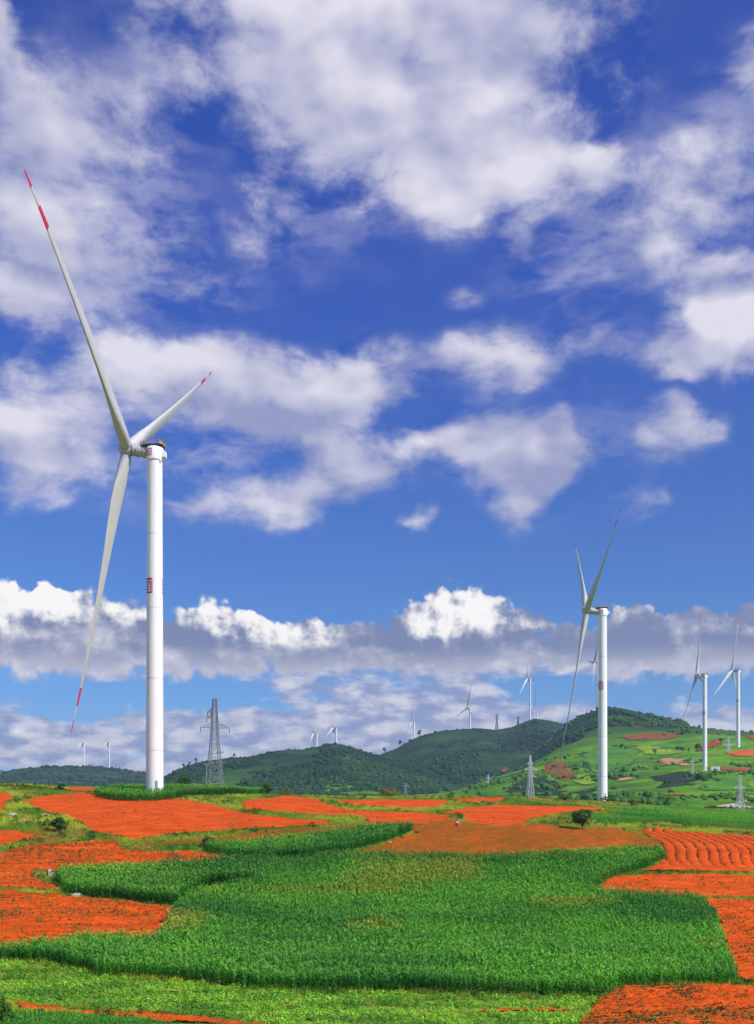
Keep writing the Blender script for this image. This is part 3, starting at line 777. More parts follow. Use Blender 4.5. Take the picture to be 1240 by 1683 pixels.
# ================================================================== crops and wild plants
def bake(templates, pick, pos_, rot, scl, cols, tilt=None, zscl=None):
    """copies of small leaf meshes (V, F, vertex colour factor), gathered into arrays"""
    VV, FF, CC, b = [], [], [], 0
    for t, (V, Fc, vc) in enumerate(templates):
        s = np.nonzero(pick == t)[0]
        if len(s) == 0: continue
        c, sn = np.cos(rot[s])[:, None], np.sin(rot[s])[:, None]
        x = (V[:, 0] * c - V[:, 1] * sn) * scl[s][:, None]
        y = (V[:, 0] * sn + V[:, 1] * c) * scl[s][:, None]
        z = V[:, 2][None, :] * (scl if zscl is None else zscl)[s][:, None]
        if tilt is not None:
            x = x + z * tilt[s, 0][:, None]; y = y + z * tilt[s, 1][:, None]
        P = np.stack([x, y, z], -1) + pos_[s][:, None, :]
        n = len(V)
        f = Fc[None] + (np.arange(len(s)) * n)[:, None, None] + b
        VV.append(P.reshape(-1, 3)); FF.append(f.reshape(-1, Fc.shape[1]))
        CC.append((cols[s][:, None, :] * vc[None]).reshape(-1, 3))
        b += n * len(s)
    return np.concatenate(VV), np.concatenate(FF), np.concatenate(CC)
def leaf_strip(base, az_, L, rise, droop, w, n=3):
    d = np.array([math.cos(az_), math.sin(az_)]); p = np.array([-d[1], d[0]])
    V = []
    for i in range(n + 1):
        s = i / n
        r = L * s * (1 - .12 * s); z = base[2] + L * (rise * s - droop * s * s)
        ww = w * (1.0, 1.15, .8, .06)[min(3, int(round(s * 3)))] / 2
        c = np.array([base[0], base[1]]) + d * r
        V += [(c[0] + p[0] * ww, c[1] + p[1] * ww, z + ww * .3), (c[0] - p[0] * ww, c[1] - p[1] * ww, z)]
    return V, [(2 * i, 2 * i + 1, 2 * i + 3, 2 * i + 2) for i in range(n)]
def maize_template():
    V, Fc, vc = [], [], []
    h = 1.48
    for k in range(9):
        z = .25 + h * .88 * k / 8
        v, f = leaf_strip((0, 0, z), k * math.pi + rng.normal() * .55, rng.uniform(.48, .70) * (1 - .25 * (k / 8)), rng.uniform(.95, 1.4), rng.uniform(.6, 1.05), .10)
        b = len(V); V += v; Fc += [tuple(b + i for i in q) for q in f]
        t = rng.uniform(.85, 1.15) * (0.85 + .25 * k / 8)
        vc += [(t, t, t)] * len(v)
    for a in (0, 1.57):
        b = len(V)
        x, y = math.cos(a) * .02, math.sin(a) * .02
        V += [(-x, -y, 0), (x, y, 0), (x, y, h), (-x, -y, h)]; Fc.append((b, b + 1, b + 2, b + 3)); vc += [(.9, .8, .8)] * 4
    for q in range(3):   # tassel
        a = rng.uniform(0, 6.28); b = len(V)
        e = (math.cos(a) * .12, math.sin(a) * .12)
        V += [(-.012, 0, h), (.012, 0, h), (e[0] + .012, e[1], h + .28), (e[0] - .012, e[1], h + .28)]; Fc.append((b, b + 1, b + 2, b + 3)); vc += [(5.5, 1.9, 4.0)] * 4
    return np.array(V), np.array(Fc), np.array(vc)
def bush_template(nl, rad, hgt, size, dome=True):
    V, Fc, vc = [], [], []
    for k in range(nl):
        a, r = rng.uniform(0, 6.28), rad * math.sqrt(rng.uniform())
        z = hgt * (1 - .6 * (r / rad) ** 2) * rng.uniform(.35, 1)
        c = np.array([math.cos(a) * r, math.sin(a) * r, z])
        n = Vector((math.cos(a) * .6 + rng.normal() * .45, math.sin(a) * .6 + rng.normal() * .45, rng.uniform(.35, 1.2))).normalized()
        u = n.orthogonal().normalized(); u.rotate(Matrix.Rotation(rng.uniform(0, 6.28), 3, n)); t = n.cross(u)
        s = size * rng.uniform(.6, 1.25)
        b = len(V)
        for i, j in ((-.5, 0), (0, .34), (.5, 0), (0, -.34)):
            p = Vector(c) + u * i * s + t * j * s
            V.append(tuple(p))
        Fc.append((b, b + 1, b + 2, b + 3)); q = rng.uniform(.7, 1.3); vc += [(q, q, q)] * 4
    return np.array(V), np.array(Fc), np.array(vc)
def tuft_template(nb, hgt, spread, w):
    V, Fc, vc = [], [], []
    for k in range(nb):
        a, r = rng.uniform(0, 6.28), spread * math.sqrt(rng.uniform())
        bx, by = math.cos(a) * r * .5, math.sin(a) * r * .5
        a2 = rng.uniform(0, 6.28); hh = hgt * rng.uniform(.5, 1)
        tx, ty = bx + math.cos(a2) * hh * .45, by + math.sin(a2) * hh * .45
        px_, py_ = -math.sin(a2 + .6) * w / 2, math.cos(a2 + .6) * w / 2
        b = len(V)
        V += [(bx + px_, by + py_, -.05), (bx - px_, by - py_, -.05), (tx - px_ * .25, ty - py_ * .25, hh), (tx + px_ * .25, ty + py_ * .25, hh)]
        Fc.append((b, b + 1, b + 2, b + 3)); q = rng.uniform(.75, 1.25); vc += [(q, q, q)] * 2 + [(q * 1.15, q * 1.1, q)] * 2
    return np.array(V), np.array(Fc), np.array(vc)
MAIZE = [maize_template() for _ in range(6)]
BEAN = [bush_template(26, .30, .46, .17) for _ in range(5)]
WEED = [bush_template(9, .16, .22, .12) for _ in range(4)]
TUFT = [tuft_template(11, .48, .45, .05) for _ in range(5)]

def scatter(P, dens, jitter=True, margin=40):
    lo, hi = P.min(0), P.max(0)
    n = int((hi[0] - lo[0]) * (hi[1] - lo[1]) * dens)
    x, y = rng.uniform(lo[0], hi[0], n), rng.uniform(lo[1], hi[1], n)
    k = inside(x, y, P) & visible_bearing(x, y, margin)
    return x[k], y[k]
def grid_scatter(P, sp_, margin=40):
    lo, hi = P.min(0), P.max(0)
    xs, ys = np.arange(lo[0], hi[0], sp_), np.arange(lo[1], hi[1], sp_)
    X, Y = np.meshgrid(xs, ys)
    x, y = X.ravel() + rng.normal(0, sp_ * .28, X.size), Y.ravel() + rng.normal(0, sp_ * .28, X.size)
    k = inside(x + fbm(x * .3, y * .3, 5, 2) * .7, y + fbm(x * .3, y * .3, 6, 2) * .7, P) & visible_bearing(x, y, margin)
    return x[k], y[k]
def crop(name, label, cat, x, y, temps, smin, smax, colf, mat, lift=0.0, grp=None):
    n = len(x)
    p = np.stack([x, y, H(x, y) + lift], 1)
    lowf = fbm(x * .09, y * .09, 12.0, 4)
    s = rng.uniform(smin, smax, n) * (1 + .22 * lowf)
    c = colf(x, y, n)
    V, Fc, C_ = bake(temps, rng.integers(0, len(temps), n), p, rng.uniform(0, 6.28, n), s, c, rng.normal(0, .06, (n, 2)))
    o = link(name, mesh_np(name, V, Fc, mat, np.maximum(C_, 0.002)))
    tag(o, label, cat, grp, 'stuff')
    return o
def maize_col(dark=0.0, yel=0.0):
    def f(x, y, n):
        a = np.clip(.5 + fbm(x * .05, y * .09, 20.0, 4) * 1.3 + rng.normal(0, .24, n), 0, 1)[:, None]
        lo, hi_ = np.array([0.024, 0.165, 0.018]), np.array([0.088, 0.365, 0.025])
        c = lo * (1 - a) + hi_ * a
        t = np.clip((vnoise(x * .08, y * .13, 31.0) - .74 + yel) * 4, 0, 1)[:, None] * .6
        c = c * (1 - t) + np.array([0.21, 0.29, 0.026]) * t
        return c * (1 - dark)
    return f
M1a = poly_world(z1((285, 560), (300, 530), (500, 522), (800, 503), (1240, 478), (1330, 470), (1330, 560), (1000, 590), (900, 640), (875, 684), (660, 664), (500, 648), (400, 634), (300, 618)), 72, 300)
MAIN = z1((-60, 925), (0, 915), (200, 893), (340, 882), (430, 862), (560, 870), (760, 872), (800, 800), (830, 745), (885, 690), (940, 640), (1100, 610), (1240, 585)) + z2((80, 500), (300, 470), (560, 445), (800, 452), (1240, 455)) + z3((200, 450), (430, 440), (620, 426), (782, 424), (802, 458), (740, 492), (560, 538), (470, 600), (455, 632), (700, 650), (980, 652), (1040, 725), (1100, 885), (1148, 1040), (1145, 1062), (900, 1064), (590, 1076), (500, 1124), (0, 1112)) + z2((800, 1098), (400, 1096), (0, 1078)) + z1((900, 1048), (500, 1014), (280, 962), (60, 946), (-60, 944))
M1b = poly_world(MAIN, 72, 300)
for P in (M1a, M1b): FIELDS.append(P)
M3 = poly_world(z1((985, 412), (1010, 396), (1240, 386)) + z2((60, 384), (300, 364), (560, 326), (700, 310), (800, 306), (825, 318), (790, 338), (680, 376), (545, 412), (300, 452), (100, 458), (0, 452)) + z1((1180, 446), (1080, 436), (1000, 424)), 72, 300)
M5 = poly_world(z1((462, 152), (470, 128), (620, 118), (900, 118), (1240, 112), (1400, 118), (1500, 128), (1400, 138), (1240, 140), (1000, 145), (900, 150), (860, 162), (740, 172), (640, 172), (560, 170)), 200, 330)
M4 = poly_world(z3((440, 262), (560, 232), (640, 212), (900, 205), (1240, 212), (1340, 215), (1340, 325), (1240, 318), (1000, 298), (800, 278), (560, 286), (470, 282)), 72, 430)
M6 = poly_world(z1((60, 1215), (200, 1210), (400, 1228), (700, 1258), (900, 1290), (900, 1340), (-60, 1340), (-60, 1225)), 70, 120)
for P in (M3, M5, M4, M6): FIELDS.append(P)
x, y = grid_scatter(M1b, .38)
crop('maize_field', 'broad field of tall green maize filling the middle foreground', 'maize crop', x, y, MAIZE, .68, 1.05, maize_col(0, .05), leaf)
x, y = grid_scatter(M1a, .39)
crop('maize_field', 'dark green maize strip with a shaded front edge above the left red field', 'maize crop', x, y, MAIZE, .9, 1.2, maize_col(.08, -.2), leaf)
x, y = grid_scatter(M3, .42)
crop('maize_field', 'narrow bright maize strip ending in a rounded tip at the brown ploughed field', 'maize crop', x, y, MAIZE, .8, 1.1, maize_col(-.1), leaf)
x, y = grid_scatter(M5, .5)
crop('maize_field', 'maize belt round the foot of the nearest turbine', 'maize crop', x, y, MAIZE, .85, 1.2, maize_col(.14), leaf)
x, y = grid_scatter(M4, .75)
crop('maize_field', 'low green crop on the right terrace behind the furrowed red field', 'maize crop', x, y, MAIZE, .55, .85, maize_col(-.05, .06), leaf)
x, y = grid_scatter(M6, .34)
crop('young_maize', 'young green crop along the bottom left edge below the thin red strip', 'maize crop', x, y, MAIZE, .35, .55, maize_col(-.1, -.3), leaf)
def bean_col(x, y, n):
    a = np.clip(.5 + fbm(x * .2, y * .5, 23.0, 4) * 1.3 + rng.normal(0, .18, n), 0, 1)[:, None]
    return np.array([0.085, 0.25, 0.016]) * (1 - a) + np.array([0.27, 0.55, 0.040]) * a
BEANP = poly_world(z1((-60, 950), (60, 952), (280, 968), (500, 1020), (900, 1054), (1240, 1078)) + z2((0, 1084), (400, 1102), (800, 1104)) + z3((0, 1118), (490, 1130), (440, 1190), (405, 1249), (360, 1330), (-300, 1330), (-900, 1330)) + z1((1240, 1248), (850, 1214), (500, 1189), (200, 1164), (70, 1148), (-60, 1146)), 70, 120)
FIELDS.append(BEANP)
x, y = scatter(BEANP, 5.2)
row = .5 + .5 * np.sin((y + fbm(x * .06, y * .2, 8, 2) * 1.8) / 3.1 * 2 * np.pi)
k = (rng.uniform(0, 1, len(x)) < (.22 + 1.0 * row)) & (vnoise(x * .09, y * .5, 41.) < .93)
crop('bean_field', 'low pale green leafy crop in the bottom foreground in front of the maize', 'bean crop', x[k], y[k], BEAN, .75, 1.25, bean_col, leaf)
# weeds on the red soil
def weed_col(x, y, n):
    a = rng.uniform(0, 1, n)[:, None]
    return np.array([0.03, 0.065, 0.010]) * (1 - a) + np.array([0.10, 0.17, 0.018]) * a
def rowsel(x, y, wl, skew, k0, s=9.0):
    r_ = .5 + .5 * np.sin((y + x * skew + fbm(x * .12, y * .12, s, 2) * 1.6) / wl * 2 * np.pi)
    return rng.uniform(0, 1, len(x)) < k0 * (1 - r_) ** 2 * np.clip(.1 + 1.8 * vnoise(x * .25, y * .5, 51.), 0, 1.2)
wx, wy = [], []
for P, dn, wl, sk, k0 in ((S3, 16, 1.15, -.25, .95), (S4, 20, 1.05, -.12, 1.3), (L4, 13, 1.1, .06, .9), (L3, 11, 1.3, .1, .9), (S2, 7, 1.5, .05, .22), (R1, 3, 1.6, 0, .10), (L2, 5, 1.6, 0, .2), (L5, 5, .8, 0, .2), (R6, 2.5, 1.8, 0, .07), (R2, 2.5, 1.8, 0, .07)):
    x, y = scatter(P, dn); k = rowsel(x, y, wl, sk, k0); wx.append(x[k]); wy.append(y[k])
crop('weeds', 'scattered small green weeds dotting the bare red soil', 'weeds', np.concatenate(wx), np.concatenate(wy), WEED, .8, 1.9, weed_col, leaf, .10)
x, y = scatter(S1, 26)
u = furrow_u(x, y)
far_y = np.interp(y, [S1[:, 1].min(), S1[:, 1].min() + 6, S1[:, 1].min() + 9], [0, 0, 1])
k = (np.abs(u - .5) < .075) & (rng.uniform(0, 1, len(x)) < .8 * far_y * np.clip(vnoise(x * .4, y * .4, 5.) * 1.6, 0, 1))
crop('furrow_weeds', 'dark weeds lining the S shaped furrows of the right red field', 'weeds', x[k], y[k], WEED, .8, 1.4, lambda x, y, n: weed_col(x, y, n) * .45, leaf, .0)
x, y = scatter(B1, 7)
ph = (y * 1.0 - x * 0.62 + fbm(x * .1, y * .1, 2, 2) * 2) / 2.5 * 2 * np.pi
k = rng.uniform(0, 1, len(x)) < .85 * (.5 + .5 * np.sin(ph)) ** 2 * (.3 + 1.2 * vnoise(x * .08, y * .12, 61.))
crop('seedlings', 'sparse rows of seedlings on the brown ploughed field', 'seedlings', x[k], y[k], WEED, .8, 1.4, lambda x, y, n: weed_col(x, y, n) * np.array([1.5, .85, 1]), leaf, .1)

# wild grass wherever nothing is sown
def in_fields(x, y):
    r = np.zeros(len(x), bool)
    for P in FIELDS: r |= inside(x, y, P)
    return r
def grass_col(x, y, n):
    a = np.clip(.5 + fbm(x * .12, y * .12, 33.0, 4) * 1.4 + rng.normal(0, .15, n), 0, 1)[:, None]
    c = np.array([0.10, 0.215, 0.014]) * (1 - a) + np.array([0.44, 0.47, 0.040]) * a
    t = np.clip((vnoise(x * .15, y * .15, 71.) - .68) * 5, 0, .8)[:, None]
    return c * (1 - t) + np.array([0.32, 0.19, 0.035]) * t
n = 330000
y = 84 + (430 - 84) * rng.uniform(0, 1, n) ** 1.15
x = (rng.uniform(-30, 1270, n) - CX) / F * y
k = ~in_fields(x, y)
x, y = x[k], y[k]
keep_ = rng.uniform(0, 1, len(x)) < np.where(y < 260, .8, .35) * np.where(inside(x, y, THIN), .33, 1)
x, y = x[keep_], y[keep_]
crop('wild_grass', 'rough yellow green grass on the banks between the fields', 'grass', x, y, TUFT, .6, 1.45, grass_col, leaf)
k = (rng.uniform(0, 1, len(x)) < .07) & (vnoise(x * .2, y * .2, 81.) > .55)
crop('bank_scrub', 'low dark scrub growing through the grassy banks', 'scrub', x[k], y[k], BEAN, .9, 2.3, lambda x, y, n: np.array([0.035, 0.085, 0.012]) * rng.uniform(.7, 1.6, (n, 1)), leaf)
# ragged fringe of grass along the soil edges
ex, ey = [], []
for P in (R1, R2, R3, R4, R5, R6, S1, S2, S3, S4, L1, L2, L3, L4, L5, P1, B1):
    a, b = P, np.roll(P, -1, 0)
    for p, q in zip(a, b):
        m_ = int(np.hypot(*(q - p)) * 3.2)
        if m_ < 1 or m_ > 400: continue
        t = rng.uniform(0, 1, m_)[:, None]
        w_ = p + (q - p) * t + rng.normal(0, .35, (m_, 2))
        ex.append(w_[:, 0]); ey.append(w_[:, 1])
ex, ey = np.concatenate(ex), np.concatenate(ey)
k = visible_bearing(ex, ey, 20) & (vnoise(ex * .5, ey * .5, 91.) > .30)
crop('edge_grass', 'dark green fringe of grass along the edges of the red fields', 'grass', ex[k], ey[k], TUFT, .5, 1.2, lambda x, y, n: grass_col(x, y, n) * .75, leaf)

# woods and scrub on the far hills
def blob_template(sub, rough_):
    import bmesh
    bm = bmesh.new()
    bmesh.ops.create_icosphere(bm, subdivisions=sub, radius=1.0)
    V = np.array([v.co[:] for v in bm.verts]); Fc = np.array([[v.index for v in f.verts] for f in bm.faces])
    bm.free()
    V = V * (1 + rng.normal(0, rough_, (len(V), 1)))
    V[:, 2] = V[:, 2] * .85 + .45
    vc = np.ones((len(V), 3)) * rng.uniform(.7, 1.35, (len(V), 1))
    return V, Fc, vc
BLOB = [blob_template(2, .16) for _ in range(6)]
def wood(name, label, n, d0, d1, b0, b1, smin, smax, colf, sel):
    y = np.exp(rng.uniform(math.log(d0), math.log(d1), n)); x = (rng.uniform(b0, b1, n) - CX) / F * y
    k = sel(x, y, CX + F * x / y)
    x, y = x[k], y[k]; n = len(x)
    p = np.stack([x, y, H(x, y) - .3], 1)
    s = rng.uniform(smin, smax, n) * (1 + .9 * rng.uniform(0, 1, n) ** 5) * np.clip(1 + fbm(x * .02, y * .02, 47., 3) * .8, .55, 1.6)
    V, Fc, C_ = bake(BLOB, rng.integers(0, len(BLOB), n), p, rng.uniform(0, 6.28, n), s, colf(x, y, n), None, s * rng.uniform(.7, 1.25, n))
    tag(link(name, mesh_np(name, V, Fc, far_leaf, C_)), label, 'woodland', None, 'stuff')
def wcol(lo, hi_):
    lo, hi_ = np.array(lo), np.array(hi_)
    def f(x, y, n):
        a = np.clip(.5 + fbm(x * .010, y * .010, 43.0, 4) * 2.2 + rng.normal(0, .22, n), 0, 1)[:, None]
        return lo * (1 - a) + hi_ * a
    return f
wood('woodland', 'dark wooded ridge low on the skyline at the far left', 1500, 2150, 3120, -40, 340, 1.8, 3.6, wcol((.008, .028, .018), (.022, .058, .024)), lambda x, y, b: fbm(x * .006, y * .006, 14., 3) > -.18)  # leaf colours darkened to stand for the cloud shadow on this ridge
wood('woodland', 'dark wooded hill in the middle with a rounded top below two small turbines', 9500, 1150, 1980, 230, 720, 1.0, 2.4, wcol((.009, .031, .019), (.020, .058, .022)), lambda x, y, b: fbm(x * .008, y * .008, 15., 3) > -.30)  # cloud shadow over the middle hill is likewise part of these dark greens
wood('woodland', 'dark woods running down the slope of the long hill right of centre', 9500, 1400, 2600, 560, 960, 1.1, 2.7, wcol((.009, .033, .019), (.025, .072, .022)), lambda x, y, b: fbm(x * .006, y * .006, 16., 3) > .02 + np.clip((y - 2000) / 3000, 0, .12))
wood('scrub', 'scattered dark green scrub over the bright right hillside', 6500, 470, 1760, 760, 1290, .7, 1.7, wcol((.018, .062, .014), (.05, .13, .018)), lambda x, y, b: (fbm(x * .014, y * .014, 17., 3) > .19) | (rng.uniform(0, 1, len(x)) < .015))
wood('scrub', 'dark scrub along the crest of the right hill behind the second turbine', 900, 1480, 1760, 930, 1130, 1.6, 3.2, wcol((.010, .036, .014), (.03, .08, .02)), lambda x, y, b: fbm(x * .014, y * .014, 18., 3) > -.1)

# ================================================================== wind turbines
HUB_OVER = 6.6
def cyl_patch(b, a0, a1, za, zb, rad, m=0, n=8, lift=0.012):
    """a painted mark lying on a round wall; angles in degrees from the -Y side towards -X"""
    vs, fs = [], []
    for i in range(n + 1):
        a = R(a0 + (a1 - a0) * i / n)
        for z in (za, zb):
            r = rad(z) + lift if callable(rad) else rad + lift
            vs.append((-math.sin(a) * r, -math.cos(a) * r, z))
    for i in range(n): fs.append((2 * i, 2 * i + 1, 2 * i + 3, 2 * i + 2))
    b.add(vs, fs, m)
def tower_parts(ht):
    R0, R1 = 1.98, 1.72
    rad = lambda z: R0 + (R1 - R0) * max(0, z) / ht
    t = Mesh()
    prof = [(2.35, -6.0), (2.35, 0.12), (R0 + .04, 0.14)]
    secs = [0.14, ht * .135, ht * .35, ht * .56, ht * .78, ht]
    t.lathe(prof, 40)
    t.lathe([(rad(z_), z_) for z_ in np.linspace(.13, ht, 24)], 40)
    e = Mesh()
    zc, hh = ht * .625, 1.75
    za, zb = zc - hh, zc + hh
    A = lambda a0, a1, z0, z1_, n=16: cyl_patch(e, a0, a1, z0, z1_, rad, 0, n)
    A(4, 11, za, zb - .45, 3); A(11, 92, zb - .48, zb); A(6, 11.2, zb - .5, zb - .18, 3); A(85, 92, za, zb - .48, 3); A(11, 85, za, za + .40)
    A(15, 22, za + .62, zb - 1.0, 3); A(22, 80, zb - 1.12, zb - .72); A(17, 22.2, zb - 1.14, zb - .85, 2)
    A(29, 80, za + .66, za + 1.0, 12); A(29, 80, zc - .42, zc - .06, 12); A(29, 80, zc + .22, zc + .48, 12); A(52, 59, za + .66, zc + .4, 3)
    k = Mesh()
    for i in range(4):
        z_ = zb - .15 - i * .92
        cyl_patch(k, -70, -100, z_ - .18, z_, rad, 0, 6); cyl_patch(k, -70, -100, z_ - .58, z_ - .42, rad, 0, 6)
        cyl_patch(k, -70, -75, z_ - .58, z_, rad, 0, 2); cyl_patch(k, -95, -100, z_ - .58, z_, rad, 0, 2)
    d = Mesh()
    cyl_patch(d, -32, -14, 1.2, 3.4, rad, 0, 6, .03)
    fl = []
    for z_ in secs[1:-1]:
        f = Mesh()
        for q in range(2): cyl_patch(f, 180 * q, 180 * q + 180, z_ - .10, z_ + .10, rad, 0, 20, .02)
        fl.append(f.data('flange', galv_light, True))
    return t.data('tower', white_paint, True, 35), e.data('emblem', emblem_red), k.data('lettering', emblem_grey), d.data('door', grey_metal), fl
seam = simple('seam_grey', (0.55, 0.55, 0.55), 0.5)

def blade_data(Rr):
    """root cylinder running into a twisting aerofoil; local Z along the span, X chordwise"""
    st = [(1.0, 2.5, 1.0, 0), (2.4, 2.6, .97, 4), (4.5, 3.1, .72, 10), (8, 4.0, .48, 13), (12, 4.25, .36, 12), (17, 3.95, .31, 10), (24, 3.3, .27, 7), (32, 2.7, .25, 4.5), (41, 2.05, .24, 3), (48.0, 1.62, .23, 2.3), (55.5, 1.16, .22, 1.4), (55.51, 1.16, .22, 1.4), (59.9, .90, .22, .8), (59.91, .90, .22, .8), (63.4, .66, .22, .3), (63.41, .66, .22, .3), (65.6, .48, .22, .1), (Rr - .5, .34, .2, 0), (Rr, .06, .2, 0)]
    st = [(r * (Rr / 66.9) if r > 3 and r < Rr - .6 else r, c, t, w) for r, c, t, w in st]
    n = 20
    V, Fc, mi = [], [], []
    for r, c, t, w in st:
        k = min(1, max(0, (t - .30) / .7))          # 1 = round, 0 = aerofoil
        pre = 1.8 * (r / Rr) ** 2.2
        for q in range(n):
            a = 2 * math.pi * q / n
            xr, yr = math.cos(a) * .5, math.sin(a) * .5
            xa = (math.cos(a) * .5 + .5)
            th = 5 * t * (.2969 * math.sqrt(max(xa, 0)) - .126 * xa - .3516 * xa ** 2 + .2843 * xa ** 3 - .1015 * xa ** 4)
            ya = th * (1 if math.sin(a) >= 0 else -.75)
            X = (xr * k + (xa - .30) * (1 - k)) * c
            Y = (yr * k + ya * (1 - k)) * c
            cw, sw = math.cos(R(w)), math.sin(R(w))
            V.append((X * cw - Y * sw, X * sw + Y * cw + pre, r))
    for i in range(len(st) - 1):
        red = 1 if 55.505 < st[i][0] < 59.89 or st[i][0] > 63.405 else 0
        for q in range(n):
            Fc.append((i * n + q, i * n + (q + 1) % n, (i + 1) * n + (q + 1) % n, (i + 1) * n + q)); mi.append(red)
    Fc.append(tuple(range((len(st) - 1) * n, len(st) * n))); mi.append(1)
    me = bpy.data.meshes.new('blade')
    me.from_pydata(V, [], Fc)
    me.materials.append(blade_white); me.materials.append(band_red)
    me.polygons.foreach_set('material_index', mi)
    me.polygons.foreach_set('use_smooth', [True] * len(Fc))
    me.update()
    return me
BLADE = blade_data(66.9)
BLADE_ROOT = None
def nacelle_data():
    """local -X points to the rotor; origin on the tower axis at the shaft height"""
    a = Mesh()
    a.tube([(-5.0, 0, 0), (-4.7, 0, 0), (-1.4, 0, 0), (0.4, 0, 0)], [1.35, 1.28, 1.22, 1.22], 24)
    for x in (-4.9, -3.9, -2.3): a.tube([(x - .12, 0, 0), (x + .12, 0, 0)], 1.42, 24)
    h = Mesh()
    h.lathe([(1.78, -1.75), (1.95, -1.6), (1.98, 1.05), (1.80, 1.35), (0.9, 1.5)], 32)
    h.box((2.15, -.1, -.3), (.9, 1.7, 1.3))
    h.box((1.55, -1.1, -1.9), (.35, .35, .5))
    g = Mesh()
    for i, a0 in enumerate((8, 38)):     # two small seal-like characters
        cyl_patch(g, a0, a0 + 26, -.85, -.68, 1.98, 0, 6); cyl_patch(g, a0, a0 + 26, .55, .72, 1.98, 0, 6)
        cyl_patch(g, a0, a0 + 4, -.85, .72, 1.98, 0, 2); cyl_patch(g, a0 + 22, a0 + 26, -.85, .72, 1.98, 0, 2)
        cyl_patch(g, a0 + 11, a0 + 15, -.68, .55, 1.98, 0, 2); cyl_patch(g, a0 + 6, a0 + 21, -.12, .02, 1.98, 0, 4)
    d = Mesh()
    vs = [(-3.6, -1.1), (-1.5, -2.1), (2.2, -2.1), (2.9, -1.4), (2.9, 1.4), (2.2, 2.1), (-1.5, 2.1), (-3.6, 1.1)]
    d.add([(x, y, 1.75) for x, y in vs] + [(x * 1.03, y * 1.06, 2.0) for x, y in vs], [tuple(range(7, -1, -1)), tuple(range(8, 16))] + [(i, (i + 1) % 8, 8 + (i + 1) % 8, 8 + i) for i in range(8)])
    for x, y in ((-1, -1), (1, -1), (-1, 1), (1, 1), (-2.6, 0)): d.bar((x, y, 1.2), (x, y, 1.8), .25)
    r = Mesh()
    v2 = [(x * 1.0, y * 1.04) for x, y in vs]
    for i in range(8):
        p, q = v2[i], v2[(i + 1) % 8]
        m_ = 2
        for k in range(m_):
            t = k / m_
            x, y = p[0] + (q[0] - p[0]) * t, p[1] + (q[1] - p[1]) * t
            r.bar((x, y, 1.98), (x, y, 3.15), .09)
        for z in (2.55, 3.15): r.bar((p[0], p[1], z), (q[0], q[1], z), .10)
    # kick boards, gold on the sunny side
    for i in (2, 3, 4):
        p, q = v2[i], v2[(i + 1) % 8]
        c = ((p[0] + q[0]) / 2, (p[1] + q[1]) / 2, 2.3)
        L_ = math.hypot(q[0] - p[0], q[1] - p[1]); an = math.atan2(q[1] - p[1], q[0] - p[0])
        r.box(c, (L_, .06, .62), 0, Matrix.Rotation(an, 3, 'Z'))
    for mm in (d, r): mm.v = [(x * .80 - .2, y * .80, 1.2 + (z - 1.2) * .72) for x, y, z in mm.v]
    return a.data('nacelle', grey_metal_light, True, 40), h.data('housing', white_paint, True, 40), g.data('characters', emblem_red), d.data('platform', dark_metal), r.data('railing', gold_rail)
grey_metal_light = simple('grey_nacelle', (0.42, 0.42, 0.44), 0.5, 0.1, 0.4, 0.1, 1.0)
NAC = nacelle_data()
def hub_data():
    h = Mesh()
    h.tube([(-2.1, 0, 0), (-1.85, 0, 0), (-1.2, 0, 0), (-.2, 0, 0), (.9, 0, 0), (1.25, 0, 0)], [.35, 1.0, 1.55, 1.75, 1.6, 1.25], 24)
    return h.data('hub', blade_white, True, 40)
HUB = hub_data()
def collar_data():
    c = Mesh()
    c.tube([(0, 0, .95), (0, 0, 1.3)], 1.33, 20)
    return c.data('blade_bearing', grey_metal, True, 40)
COLLAR = collar_data()

